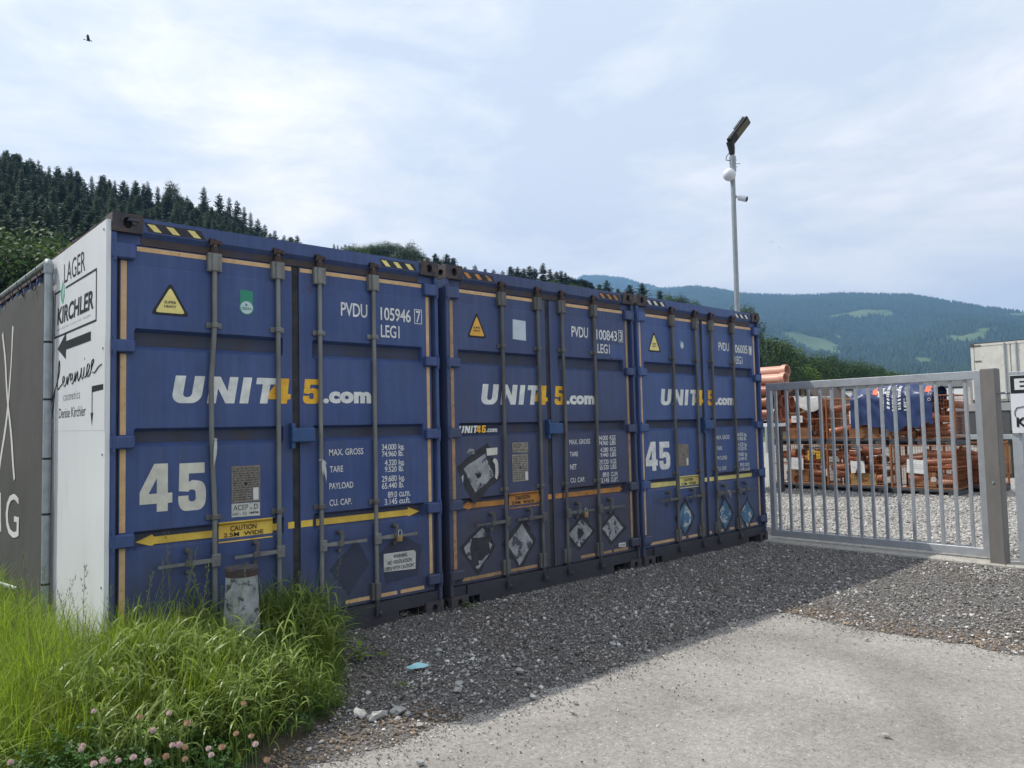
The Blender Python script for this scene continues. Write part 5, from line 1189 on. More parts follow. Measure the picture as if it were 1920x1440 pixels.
ORD = ['first', 'second', 'third', 'fourth', 'fifth', 'sixth', 'seventh', 'eighth', 'ninth', 'tenth', 'eleventh', 'twelfth', 'thirteenth', 'fourteenth', 'fifteenth', 'sixteenth', 'seventeenth', 'eighteenth', 'nineteenth', 'twentieth', 'twenty-first', 'twenty-second', 'twenty-third', 'twenty-fourth', 'twenty-fifth']
def tree(px, ytop, D, kind_, label, group, hgt=None, w_=1.0):
    top = far(px, ytop, D); gz_ = hill_z(math.atan2(top.x-CAM.x, top.y-CAM.y), D); h = top.z - gz_ + .8
    var = rng.choice(CON if kind_ == 'c' else (BRO if kind_ == 'b' else BRO[1::2])); base = 20 if kind_ == 'c' else 12.3
    s_ = h/base; w_ = w_*min(1.5, max(.75, (hgt or 13)/h))
    nm = {'c': 'spruce_tree', 'b': 'leafy_tree', 'd': 'leafy_tree'}[kind_]
    t = thing(nm, label, 'tree', (top.x, top.y, gz_ - .8), group, rng.uniform(0, 6.28)); t.scale = (s_*w_, s_*w_, s_)
    put('trunk', var[0], t); put('crown', var[1], t)

# individually recognisable trees
G1n = 'conifers on the skyline of the left hill'
sk = [(8, 283), (28, 296), (50, 300), (72, 300), (92, 312), (112, 318), (135, 326), (150, 330), (172, 330), (196, 328), (215, 338), (238, 345), (254, 338), (277, 340), (296, 350), (352, 372), (382, 350), (412, 363), (430, 370), (444, 376), (458, 388), (470, 398), (484, 410), (497, 420), (515, 433)]
for i, (px, py) in enumerate(sk):
    near = 'above the leftmost part of the banner' if px < 100 else 'above the white board' if px < 205 else 'above the corner of the nearest container' if px < 300 else 'on the falling end of the ridge'
    tree(px, py - 2, lerp_tab(RID, px)[1] - 4, 'c', ORD[i] + ' dark spruce from the left on the left ridge', G1n, None, 1.0 + .5*((i*7) % 5)/4)
tree(324, 343, 262, 'b', 'airy broad-crowned tree breaking the spruce skyline of the left ridge', None, 15, .9)
for i, (px, py) in enumerate([(20, 445), (62, 432), (100, 440), (128, 452), (-25, 440), (0, 470), (45, 475), (85, 478)]):
    _l = ['fourth', 'sixth', 'seventh', 'last', 'first', 'second', 'fifth', 'eighth'][i]
    tree(px, py, 75+i % 3*5, 'b' if i % 2 else 'd', ['leafy tree right at the left frame edge, upper row', 'round leafy tree above the left part of the banner', 'leafy tree above the top end of the banner', 'leafy tree touching the rusty container edge above the white board', 'leafy tree cut by the left frame edge', 'low leafy tree at the left frame edge, lower row', 'low leafy tree just above the banner tube', 'low leafy tree beside the banner tube corner'][i], 'leafy trees at the foot of the left hill', 9, 1.25)
for i, px in enumerate(range(626, 716, 7)):
    tree(px, 456 + (i*37 % 5) + (4 if 655 < px < 690 else 0), 276, 'c', ORD[i] + ' small bluish spruce from the left in the far clump above the first container', 'far spruces above the first container', 20, .75)
for i, (px, py) in enumerate([(660, 464), (679, 456), (697, 458), (713, 456), (729, 455), (744, 459)]): tree(px, py, 250, 'b', ORD[i] + ' bright leafy tree from the left above the right half of the first container', 'bright leafy trees above the first container', 14, 1.25)
for i, (px, py) in enumerate([(752, 462), (766, 455), (778, 466), (789, 478)]): tree(px, py, 215, 'd', ORD[i] + ' dark leafy tree from the left above the right hatch marks of the first container', 'dark leafy trees above the first container', 13, .95)
for i, (px, py, l) in enumerate([(802, 482, 'small'), (816, 474, 'left one of a pair'), (838, 475, 'right one of a pair'), (850, 482, 'slim')]): tree(px, py, 230, 'c', l + ' spruce rising above the joint of the first and middle container', None, 14, 1.9)
for px, py, l in [(872, 499, 'narrow'), (891, 495, 'pointed'), (910, 503, 'tiny'), (925, 504, 'slender'), (942, 506, 'low')]: tree(px, py, 240, 'c', l + ' spruce tip above the orange hatch marks of the middle container', None, 13, 1.4)
for i, (px, py) in enumerate([(957, 498), (970, 499), (982, 502), (993, 497), (1003, 502), (1018, 492), (1031, 503), (1043, 508), (1052, 506), (1060, 510)]): tree(px, py, 260, 'c', ORD[i] + ' spruce from the left in the row above the middle container', 'row of spruces above the middle container', 16, 1.6)
for i, px in enumerate(range(1066, 1112, 6)): tree(px, 516 + (px-1066)*.22 + (i*5 % 4), 270, 'c', ORD[i] + ' spruce from the left in the dense patch under the far blue peak', 'spruces under the blue peak', 15, 1.7)
for px, py, D, l in [(1137, 524, 210, 'tall dark spruce above the lock bars of the middle container'), (1124, 532, 240, 'smaller spruce left of the tall dark one above the middle container'), (1158, 540, 230, 'short spruce right of the tall dark one'), (1180, 533, 210, 'bushy spruce above the right corner of the middle container'), (1203, 529, 200, 'large spruce above the joint of the middle and right containers'), (1237, 543, 210, 'spruce above the left half of the right container')]: tree(px, py, D, 'c', l, None, 15, 1.75)
for i, (px, py) in enumerate([(1255, 553), (1268, 553), (1280, 558), (1292, 563), (1304, 568), (1314, 575)]): tree(px, py, 190, 'd', ORD[i] + ' round leafy tree from the left in the row above the right container', 'row of round leafy trees above the right container', 9)
for i, (px, py) in enumerate([(1384, 572), (1398, 580), (1370, 583)]): tree(px, py, 170, 'd', ['leafy treetop directly behind the lamp pole', 'small leafy treetop right of the lamp pole', 'small leafy treetop left of the lamp pole'][i], 'leafy treetops beside the lamp pole', 9)
for i, (px, py, k_) in enumerate([(1428, 622, 'c'), (1440, 630, 'c'), (1452, 634, 'd'), (1463, 640, 'c'), (1474, 644, 'd'), (1487, 652, 'c'), (1498, 660, 'c'), (1506, 655, 'c'), (1518, 668, 'd'), (1530, 665, 'd'), (1543, 662, 'd'), (1556, 668, 'd'), (1569, 672, 'd'), (1583, 677, 'd'), (1598, 676, 'd'), (1612, 676, 'd'), (1626, 682, 'd'), (1640, 684, 'd'), (1654, 689, 'd'), (1668, 697, 'd'), (1684, 699, 'd'), (1705, 702, 'd')]):
    tree(px, py, 150 + i*5, k_, ORD[i] + ' tree from the left, ' + ('a dark spruce' if k_ == 'c' else 'round and leafy') + ', in the right tree belt', ('spruces' if k_ == 'c' else 'leafy trees') + ' in the belt right of the containers', None, 1.0)
# forest mass
P_, Rt, S_, V_ = [], [], [], []
rf = random.Random(5)
def add_tree(a, q, z, s_, v, P_=P_, Rt=Rt, S_=S_, V_=V_):
    P_.append((CAM.x + q*math.sin(a), CAM.y + q*math.cos(a), z)); Rt.append((0, 0, rf.uniform(0, 6.28))); w_ = s_*rf.uniform(.95, 1.55); S_.append((w_, w_, s_)); V_.append(v)
aL, aR, aM = px_az(-420), px_az(560), px_az(1430)
n = 0
while n < 3000:
    a = rf.uniform(aL-.3, aR); D = lerp_tab(RP, a)[0]; q = math.sqrt(rf.uniform(95**2, (D+12)**2))
    t = (q-70)/(D-70); low = t < .38 + .1*math.sin(a*30)
    if low and rf.random() < .75: add_tree(a, q, hill_z(a, q)-.3, rf.uniform(.6, .95), rf.choice((5, 6)))
    else: add_tree(a, q, hill_z(a, q)-.3, rf.uniform(.5, .9), rf.choice((0, 1, 2, 3, 4, 0, 1, 2, 3, 4, 6)))
    n += 1
for i in range(420):
    px = rf.uniform(1405, 1760); a = px_az(px); q = rf.uniform(160, 300) + max(0, (px-1450))*.6
    top = far(px, lerp_tab([(1405, 635), (1450, 655), (1500, 680), (1560, 692), (1650, 703), (1760, 712)], px)[0], q); h = top.z + 1
    if h < 1.5: continue
    k_ = rf.randrange(5) if px < 1510 and rf.random() < .6 else rf.choice((5, 6)); add_tree(a, q, 0, max(.12, h*rf.uniform(.7, 1)/(20 if k_ < 5 else 12.3)), k_)
def joined(pair):
    me = bpy.data.meshes.new('tree'); bm = bmesh.new(); 
    bm.from_mesh(pair[1]); bm.to_mesh(me); bm.free(); me.materials.append(pair[1].materials[0]); return me
for i in range(1500):
    a = rf.uniform(aR, aM); D = lerp_tab(RP, a)[0]; q = math.sqrt(rf.uniform(85**2, (D+60)**2)); k_ = rf.choice((0, 1, 2, 3, 4, 5, 6))
    hh = rf.uniform(6.5, 11)*(1 if q < D else .8); add_tree(a, q, hill_z(a, q)-.3, hh/(20 if k_ < 5 else 12.3), k_)
scatter('forest', P_, Rt, S_, V_, [joined(c) for c in CON] + [joined(BRO[1]), joined(BRO[0])])

# ------------------------------------------------------------------ far mountain
SKY = [(600, 640, 6200), (900, 590, 6200), (1010, 548, 6200), (1060, 530, 6200), (1090, 514, 6200), (1130, 514, 6200), (1165, 518, 6100), (1200, 529, 5800), (1245, 537, 5300), (1300, 533, 5000), (1340, 538, 4900), (1380, 546, 4800), (1430, 549, 4800), (1500, 550, 4800), (1580, 546, 4900), (1640, 548, 4900), (1700, 549, 4800), (1760, 560, 4600), (1830, 571, 4500), (1920, 583, 4400), (2200, 615, 4200), (2700, 650, 4200), (3400, 690, 4200)]
MP = [(px_az(p),) + (D, far(p, y, D).z) for p, y, D in SKY]
MR0 = 1500
def mtn(a, q):
    D, z = lerp_tab(MP, a); t = (q-MR0)/(D-MR0); z -= 14
    if t < 0: return 0
    if t > 1: return z*max(0, 1-(t-1)*1.4)
    X, Y = math.sin(a)*q, math.cos(a)*q
    g = t**1.15; rdg = mnoise.fractal(Vector((X/700, Y/700, 3)), 1., 2., 5)
    return max(0, z*(g + rdg*.11*math.sin(math.pi*min(1, t))*1.0))
def meadow(X, Y, z):
    a_ = math.atan2(X, Y); n_ = mnoise.noise(Vector((a_*13, z/75 + 1.3*mnoise.noise(Vector((a_*9, 0, 2))), 11))) + .35*mnoise.noise(Vector((X/90, Y/90, 5)))
    band = .47 - .22*math.exp(-((z-330)/120)**2) - .16*math.exp(-((z-90)/90)**2)
    return max(0, min(1, (n_ - band)/.05))
nA, nR = 620, 220; A0, A1 = MP[0][0], MP[-1][0]; vs = []; md_ = []
for i in range(nA+1):
    a = A0 + (A1-A0)*i/nA; D = lerp_tab(MP, a)[0]
    for j in range(nR+1):
        q = MR0 + (D-MR0)*1.35*j/nR; z = mtn(a, q); vs.append((CAM.x+q*math.sin(a), CAM.y+q*math.cos(a), z - 2)); md_.append(meadow(q*math.sin(a), q*math.cos(a), z) if q < D else 0)
mm = bpy.data.materials.new('mountain_forest'); mm.use_nodes = True; nt = mm.node_tree; L = nt.links.new; b = nt.nodes['Principled BSDF']; b.inputs['Roughness'].default_value = .95; b.inputs['Specular IOR Level'].default_value = .1
tc = N(nt, 'ShaderNodeTexCoord')
na = N(nt, 'ShaderNodeTexNoise', inp={'Scale': .0035, 'Detail': 8, 'Roughness': .62}); L(tc.outputs['Object'], na.inputs['Vector'])
nb = N(nt, 'ShaderNodeTexNoise', inp={'Scale': .05, 'Detail': 6, 'Roughness': .7}); L(tc.outputs['Object'], nb.inputs['Vector'])
ra = N(nt, 'ShaderNodeValToRGB'); e = ra.color_ramp.elements; e[0].position = .3; e[0].color = (.018, .032, .017, 1); e[1].position = .7; e[1].color = (.05, .078, .033, 1); L(nb.outputs['Fac'], ra.inputs[0])
rm = N(nt, 'ShaderNodeAttribute'); rm.attribute_name = 'meadow'
xm = N(nt, 'ShaderNodeMix', data_type='RGBA'); xm.inputs['B'].default_value = (.10, .14, .06, 1); L(ra.outputs[0], xm.inputs['A']); L(rm.outputs['Fac'], xm.inputs['Factor']); L(xm.outputs['Result'], b.inputs['Base Color'])
MT['mountain'] = mm
kind(MB().add(vs, [(i*(nR+1)+j, i*(nR+1)+j+1, (i+1)*(nR+1)+j+1, (i+1)*(nR+1)+j) for i in range(nA) for j in range(nR)]).build('mountain', 'mountain', None, True), 'structure')
_m = bpy.data.objects['mountain'].data; _a = _m.attributes.new('meadow', 'FLOAT', 'POINT'); _a.data.foreach_set('value', np.array(md_, 'f'))
# mountain woods: tall dots of trees
tm = MB(); 
for z0, z1, r_ in ((.1, .75, .26), (.45, 1, .17)): tm.cyl((0, 0, z0), (0, 0, z1), r_, .01, 5, False)
tmm = tm.mesh('far_tree', 'needlefar')
P_, Rt, S_, V_ = [], [], [], []
for i in range(60000):
    a = rf.uniform(px_az(1040), px_az(2050)); D = lerp_tab(MP, a)[0]; q = MR0*.98 + (D-MR0*.98)*rf.random()**.8*1.01
    X, Y = math.sin(a)*q, math.cos(a)*q
    if meadow(X, Y, mtn(a, q)) > .2: continue
    s_ = rf.uniform(9, 20); P_.append((CAM.x+X, CAM.y+Y, mtn(a, q)-3)); Rt.append((0, 0, rf.uniform(0, 6))); S_.append((s_, s_, s_)); V_.append(0)
scatter('mountain_woods', P_, Rt, S_, V_, [tmm])

# ------------------------------------------------------------------ ground
MT['field'] = pmat('grass_field', (.06, .10, .03), (.09, .13, .04), .05, rough=.95)
MT['gravel'] = pmat('gravel_bed', (.045, .042, .040), (.22, .207, .195), 55, .36, .66, rough=.95, bump=1.0, bscale=55, bdist=.02, detail=5, c3=(.12, .095, .07), s3=1.1, lo3=.52, hi3=.72)
MT['gravelfar'] = pmat('yard_gravel', (.14, .135, .125), (.46, .45, .42), 22, .38, .64, rough=.95, bump=1.0, bscale=24, bdist=.04, detail=6)
MT['soil'] = pmat('soil', (.05, .038, .028), (.09, .07, .05), 14, rough=.95, bump=.8, bscale=40)
def asphalt():
    m = bpy.data.materials.new('dusty_asphalt'); m.use_nodes = True; nt = m.node_tree; L = nt.links.new; b = nt.nodes['Principled BSDF']; b.inputs['Roughness'].default_value = .88; b.inputs['Specular IOR Level'].default_value = .25
    tc = N(nt, 'ShaderNodeTexCoord')
    v = N(nt, 'ShaderNodeTexVoronoi', inp={'Scale': 110}); L(tc.outputs['Object'], v.inputs['Vector'])
    sc_ = N(nt, 'ShaderNodeSeparateColor'); L(v.outputs['Color'], sc_.inputs[0])
    r = N(nt, 'ShaderNodeValToRGB'); e = r.color_ramp.elements; e[0].position = 0; e[0].color = (.17, .162, .152, 1); e[1].position = 1; e[1].color = (.42, .405, .38, 1); k = e.new(.10); k.color = (.262, .248, .228, 1); k = e.new(.96); k.color = (.30, .283, .260, 1); L(sc_.outputs[0], r.inputs[0])
    n = N(nt, 'ShaderNodeTexNoise', inp={'Scale': 1.3, 'Detail': 7, 'Roughness': .6, 'Distortion': .4}); L(tc.outputs['Object'], n.inputs['Vector'])
    r2 = N(nt, 'ShaderNodeMapRange'); r2.inputs['From Min'].default_value = .32; r2.inputs['From Max'].default_value = .66; r2.inputs['To Min'].default_value = .82; r2.inputs['To Max'].default_value = 1.24; L(n.outputs['Fac'], r2.inputs[0])
    n2 = N(nt, 'ShaderNodeTexNoise', inp={'Scale': 28, 'Detail': 5, 'Roughness': .7}); L(tc.outputs['Object'], n2.inputs['Vector'])
    r3 = N(nt, 'ShaderNodeMapRange'); r3.inputs['From Min'].default_value = .3; r3.inputs['From Max'].default_value = .7; r3.inputs['To Min'].default_value = .82; r3.inputs['To Max'].default_value = 1.18; L(n2.outputs['Fac'], r3.inputs[0])
    mu = N(nt, 'ShaderNodeMath', operation='MULTIPLY'); L(r2.outputs[0], mu.inputs[0]); L(r3.outputs[0], mu.inputs[1])
    vm = N(nt, 'ShaderNodeVectorMath', operation='SCALE'); L(r.outputs[0], vm.inputs[0]); L(mu.outputs[0], vm.inputs['Scale']); L(vm.outputs[0], b.inputs['Base Color'])
    bp = N(nt, 'ShaderNodeBump'); bp.inputs['Strength'].default_value = .7; bp.inputs['Distance'].default_value = .006; L(sc_.outputs[0], bp.inputs['Height'])
    bp2 = N(nt, 'ShaderNodeBump'); bp2.inputs['Strength'].default_value = .6; bp2.inputs['Distance'].default_value = .03; L(n2.outputs['Fac'], bp2.inputs['Height']); L(bp.outputs[0], bp2.inputs['Normal']); L(bp2.outputs[0], b.inputs['Normal'])
    return m
MT['asphalt'] = asphalt()
S = 9000
sheet('ground', [(-S, -S), (S, -S), (S, S), (-S, S)], -.016, 'field')
sheet('yard', [(-12, -30), (52, -30), (58, 24), (-12, 24)], -.012, 'gravelfar')
def edge_y(x): return -1.86 + .03*math.sin(x*2.3) + .07*mnoise.noise(Vector((x*1.9, 0, 0))) + .06*mnoise.noise(Vector((x*9, 0, 0))) + .03*mnoise.noise(Vector((x*31, 0, 0)))
def edge_x(y): return 4.34 + .08*mnoise.noise(Vector((y*1.7, 3, 0))) + .06*mnoise.noise(Vector((y*9, 3, 0))) + .03*mnoise.noise(Vector((y*31, 3, 0)))
sheet('road', [(-30, -30), (8, -30), (8, 1.5), (-30, 1.5)], -.008, 'asphalt')
gp_ = [(-3, .6)] + [(x, edge_y(x)) for x in np.arange(-3, 4.2, .02)] + [(edge_x(y), y) for y in np.arange(-1.9, -14, -.03)] + [(7.9, -14), (7.9, .6)]
sheet('gravel', gp_, -.0055, 'gravel')
sheet('yard_apron', [(7.9, -14), (14, -14), (14, 6), (7.9, 6)], -.006, 'gravelfar')
vs = []; bx_ = np.arange(1.1, 7.55, .08)
def bank(x, y): return max(0, (y + .42)/.42)**1.3*(.030 + .012*mnoise.noise(Vector((x*3, 0, 4))))*min(1, (x-1.0)/.5)*min(1, max(0, (7.6-x)/.4))
for x in bx_:
    for y in (-.45, -.3, -.18, -.08, .03): vs.append((x, y, bank(x, y) - .0052 + (.0 if y > -.4 else -.003)))
kind(MB().add(vs, [(i*5+j, (i+1)*5+j, (i+1)*5+j+1, i*5+j+1) for i in range(len(bx_)-1) for j in range(4)]).build('gravel_bank', 'gravel', None, True), 'structure')
kb = MB().bbox((7.50, -9, -.05), (8.02, .12, .022), .012).build('kerb', 'concrete'); kind(kb, 'structure')
def stone(seed, n=1):
    r = random.Random(seed); bm = bmesh.new(); bmesh.ops.create_icosphere(bm, subdivisions=n, radius=.5)
    for v in bm.verts: v.co = Vector((v.co.x*r.uniform(.9, 1.2), v.co.y*.85, v.co.z*.62)) * (1 + .28*r.uniform(-1, 1))
    mb = MB(); bm.verts.ensure_lookup_table(); mb.add([v.co[:] for v in bm.verts], [[v.index for v in f.verts] for f in bm.faces]); bm.free(); return mb
MT['peb1'] = pmat('grey_pebble', (.155, .148, .141), (.24, .226, .212), 3, rough=.85, rnd=.8)
MT['peb2'] = pmat('light_pebble', (.50, .49, .47), rough=.85, rnd=.3)
MT['peb3'] = pmat('brown_pebble', (.22, .17, .125), rough=.9, rnd=.5)
MT['peb4'] = pmat('yard_pebble', (.36, .35, .33), rough=.9, rnd=.6)
tms = [stone(1).mesh('pebble', 'peb1'), stone(2).mesh('pebble', 'peb1'), stone(3).mesh('pebble', 'peb2'), stone(4).mesh('pebble', 'peb3'), stone(5).mesh('pebble', 'peb4')]
P_, Rt, S_, V_ = [], [], [], []
rp = random.Random(9)
def peb(x, y, s_, v, z=0): P_.append((x, y, z)); Rt.append((rp.uniform(-.5, .5), rp.uniform(-.5, .5), rp.uniform(0, 6.3))); S_.append((s_, s_, s_*rp.uniform(.7, 1.1))); V_.append(v)
n = 0
while n < 62000:
    x = rp.uniform(.2, 7.6); y = rp.uniform(-6.5, .2)
    ingr = (y > edge_y(x) if x < 4.3 else True) and (x > edge_x(y) or y > -1.9) 
    if not ingr: continue
    if y < -2 and x < -1.34 + .2: continue
    dd = math.hypot(x-CAM.x, y-CAM.y)
    if rp.random() > (6.5/dd)**1.6: continue
    patch = mnoise.noise(Vector((x*1.3, y*1.3, 5)))
    light = .07 + max(0, patch)*.35; s_ = rp.uniform(.008, .017) if rp.random() < .90 else rp.uniform(.018, .038)
    brown = y < -1.9 and abs(x - edge_x(y)) < .5*rp.random() or (x < 1.2 and y < -1.5)
    peb(x, y, s_, 2 if rp.random() < light else (3 if brown else rp.choice((0, 1))), .001 + (bank(x, y) if y > -.42 and x > 1.1 else 0)); n += 1
for i in range(5200):   # stray grit on the asphalt
    x = rp.uniform(-1, 4.6); y = edge_y(x) - abs(rp.gauss(0, .10 if i % 3 else .45))
    if i % 4 == 0: y = rp.uniform(-6, -1.9); x = edge_x(y) - abs(rp.gauss(0, .10))

    if i % 11 == 0: x = rp.uniform(-.8, 5); y = rp.uniform(-4.6, -1.9)
    if x > edge_x(y): continue
    peb(x, y, rp.uniform(.006, .013), rp.choice((0, 0, 1, 2)), -.002)
for i in range(26000):
    x = 8.0 + 7.5*rp.random()**1.2; y = rp.uniform(-5, 4.2); peb(x, y, rp.uniform(.018, .042), rp.choice((4, 4, 4, 0)), -.002)
for i in range(9000):
    peb(rp.uniform(7.45, 8.1), rp.uniform(-4, .3), rp.uniform(.006, .014), rp.choice((0, 1, 4)), .0 if rp.random() < .6 else .022) if rp.random() < .25 else None
scatter('gravel_stones', P_, Rt, S_, V_, tms)
# the few stones one can point to
wst = [stone(20+i, 2).mesh('stone', 'whitestone', True) for i in range(4)]
for px, py, s_, lab in [(676, 1343, .075, 'round pale stone at the very edge of the grass clump'), (746, 1338, .075, 'large whitish stone right of the grass edge'), (764, 1342, .04, 'small pale stone next to the large whitish one'), (703, 1349, .08, 'broad flat pale stone between two round ones'), (720, 1341, .045, 'small stone wedged between the pale ones'), (787, 1362, .04, 'pale stone near the asphalt edge below the whitish ones'), (794, 1287, .04, 'pebble just above the blue mask side, left one'), (861, 1285, .05, 'pale stone lying alone in the dark gravel'), (858, 1297, .05, 'flat oblong stone below the lone pale stone'), (822, 1223, .05, 'brownish flat stone in the gravel'), (1113, 1084, .075, 'biggest white stone by the sill of the middle container'), (1096, 1079, .045, 'small white stone left of the biggest one'), (1066, 1087, .05, 'white stone under the locking bars of the middle container'), (941, 1112, .035, 'white stone under the middle container lock bar'), (1377, 1020, .06, 'white stone at the sill of the right container'), (1266, 1047, .03, 'small white stone in front of the right container'), (1149, 1211, .05, 'pale stone in the far gravel'), (975, 1262, .06, 'grey flat stone in the middle of the gravel'), (1078, 1318, .03, 'whitish chip on the asphalt edge'), (1661, 1381, .035, 'pale stone alone on the right asphalt'), (1000, 1310, .045, 'grey stone on the boundary of gravel and road'), (788, 1433, .04, 'stone at the bottom of the road'), (1625, 1200, .03, 'dark chip on the road near the gravel'), (1073, 1337, .03, 'pale chip on the road')]:
    p = at(px, py, 2, 0); o = put('stone', rng.choice(wst), None, (p.x, p.y, s_*.22), (rng.uniform(-.3, .3), rng.uniform(-.3, .3), rng.uniform(0, 6)), s_); tag(o, lab, 'stone')
# crumpled mask
p = at(783, 1254, 2, .01); mk = thing('face_mask', 'crumpled light blue face mask lying on the dark gravel', 'face mask', (p.x, p.y, .012), 0, -.35); vs = []
for j in range(7):
    for i in range(11):
        u, v = i/10-.5, j/6-.5; vs.append((u*.13, v*.075*(1-abs(u)*1.3), .012+.018*math.cos(v*3)*math.cos(u*3) + .006*math.sin(v*14) + .006*mnoise.noise(Vector((u*9, v*9, 0)))))
MB().add(vs, [(j*11+i, j*11+i+1, (j+1)*11+i+1, (j+1)*11+i) for j in range(6) for i in range(10)]).build('cloth', 'maskblue', mk, True)
MB().tube([(.065, .0, .01), (.09, .02, .012), (.08, -.02, .01), (.062, -.01, .01)], .0015, 4).build('ear_loop', 'sheet', mk)

# ------------------------------------------------------------------ birds
def bird(px, py, D, s_, lab, flap):
    p = CAM + ray(px, py)*D; t = thing('bird', lab, 'bird', p, None, YAW*-1 + .6); t.scale = (s_,)*3
    MB().sphere((0, 0, 0), .09, 10, 8, (2.2, .8, .75)).build('bird_body', 'bird', t, True); MB().sphere((.24, 0, .03), .055, 8, 6).build('head', 'bird', t, True); MB().cyl((.28, 0, .03), (.35, 0, .015), .016, .003, 6).build('beak', 'darkmetal', t)
    MB().add([(-.16, -.03, 0), (-.16, .03, 0), (-.42, .10, .01), (-.44, 0, .015), (-.42, -.10, .01), (-.16, 0, .03)], [(0, 1, 2, 3, 4), (0, 4, 3, 5), (1, 5, 3, 2)]).build('tail', 'bird', t)
    for sy, fl in ((1, flap[0]), (-1, flap[1])):
        pts = [(.10, 0), (-.12, 0), (-.16, .22), (-.18, .42), (-.10, .60), (-.02, .66), (.04, .5), (.10, .3)]
        ca, sa = math.cos(fl), math.sin(fl)
        vt = [(x, sy*(.05+y*ca), .03+y*sa + .05*math.sin(y*4)) for x, y in pts]; vb = [(x, sy*(.05+y*ca), .015+y*sa + .05*math.sin(y*4)) for x, y in pts]; n = len(pts)
        MB().add(vt+vb, [tuple(range(n)), tuple(range(2*n-1, n-1, -1))] + [(i, n+i, n+(i+1) % n, (i+1) % n) for i in range(n)]).build('wing', 'bird', t)
bird(166, 76, 55, .75, 'dark bird with raised wing high in the sky at the upper left', (1.35, -.25))
bird(1446, 454, 160, .5, 'tiny distant bird, higher one of the two right of the lamp pole', (.3, .2)); bird(1461, 465, 170, .5, 'tiny distant bird, lower one of the two right of the lamp pole', (.1, .5))

# ------------------------------------------------------------------ grass, clover, weeds
def blade(mb, x, y, az_, L_, w_, bend, lean, segs=5, z=0):
    d_ = Vector((math.cos(az_), math.sin(az_), 0)); s_ = Vector((-d_.y, d_.x, 0)); p = Vector((x, y, z)); ang = lean; vs = []
    for i in range(segs+1):
        t = i/segs; ww = w_*(1-t**2.2)*(.55+.9*t if t < .5 else 1) * .5 + .0003
        nrm_ = s_*math.cos(.5*t) + Vector((0, 0, .3*math.sin(3*t)))
        vs += [p - nrm_*ww, p + nrm_*ww]; ang += bend/segs*(1+t); p = p + (d_*math.sin(ang) + Vector((0, 0, math.cos(ang))))*(L_/segs)
    mb.add(vs, [(2*i, 2*i+1, 2*i+3, 2*i+2) for i in range(segs)])
def gmat(name, a, b, tr): return pmat(name, a, b, 6, .35, .65, rough=.55, spec=.35, rnd=.35, trans=tr)
MT['g1'] = gmat('meadow_grass', (.16, .26, .018), (.27, .36, .035), .5); MT['g2'] = gmat('broad_grass', (.075, .15, .03), (.12, .21, .05), .4); MT['g3'] = gmat('dry_grass', (.22, .17, .07), (.16, .15, .05), .25); MT['g5'] = gmat('grass_stalk', (.14, .18, .06), (.18, .17, .08), .2); MT['g6'] = gmat('long_leaves', (.15, .23, .04), (.24, .31, .08), .48); MT['g6'].node_tree.nodes['Principled BSDF'].inputs['Roughness'].default_value = .38; MT['g4'] = gmat('clover_leaves', (.035, .095, .018), (.055, .13, .025), .3)
def tuft(seed, n, L0, L1, w0, w1, bend, mat, rad=.06, lean=.25):
    r = random.Random(seed); mb = MB()
    for i in range(n): blade(mb, r.gauss(0, rad*.5), r.gauss(0, rad*.5), r.uniform(0, 6.28), r.uniform(L0, L1), r.uniform(w0, w1), r.uniform(.1, bend), r.uniform(0, lean))
    return mb.mesh('tuft', mat)
def stalk(seed):   # flowering grass stem
    r = random.Random(seed); mb = MB(); az_ = r.uniform(0, 6); pts = [(0, 0, 0), (.02*math.cos(az_), .02*math.sin(az_), .35), (.09*math.cos(az_), .09*math.sin(az_), .72)]; mb.tube(pts, [.0016, .0013, .0008], 4)
    for i in range(26):
        t = r.uniform(.66, 1.0); c = Vector(pts[1]).lerp(Vector(pts[2]), (t-.5)*2); a = r.uniform(0, 6); c += Vector((math.cos(a), math.sin(a), .6))*.012*r.random(); mb.cyl(c, c+Vector((math.cos(a)*.006, math.sin(a)*.006, .014)), .0018, .0004, 4, False)
    return mb.mesh('stalk', 'g5')
def bamboo(seed):  # stem with long hanging leaves
    r = random.Random(seed); mb = MB(); h = r.uniform(.30, .45); mb.tube([(0, 0, 0), (.02, 0, h*.6), (.05, .02, h)], .002, 4); a = r.uniform(0, 6)
    for i in range(9): a += 2.5; blade(mb, .03*i/9, .01, a, r.uniform(.17, .28), r.uniform(.013, .021), r.uniform(1.3, 2.3), r.uniform(.7, 1.1), 6, h*(.2+.8*i/9))
    return mb.mesh('leafy_stem', 'g2')
def reed(seed):   # leafy clump with long drooping blades, the big plants round the post
    r = random.Random(seed+60); mb = MB()
    for st in range(4):
        h = r.uniform(.26, .48); x0, y0 = r.gauss(0, .05), r.gauss(0, .05); lx, ly = r.uniform(-.1, .1), r.uniform(-.1, .1); mb.tube([(x0, y0, 0), (x0+lx*.4, y0+ly*.4, h*.5), (x0+lx, y0+ly, h)], .0022, 4); a = r.uniform(0, 6)
        for i in range(8):
            q = (i+1)/8; a += 2.4 + r.uniform(-.4, .4); blade(mb, x0+lx*q*q, y0+ly*q*q, a, r.uniform(.13, .28), r.uniform(.008, .022), r.uniform(.3, 2.1), r.uniform(.15, 1.0), 6, h*q)
    return mb.mesh('leafy_clump', 'g6')
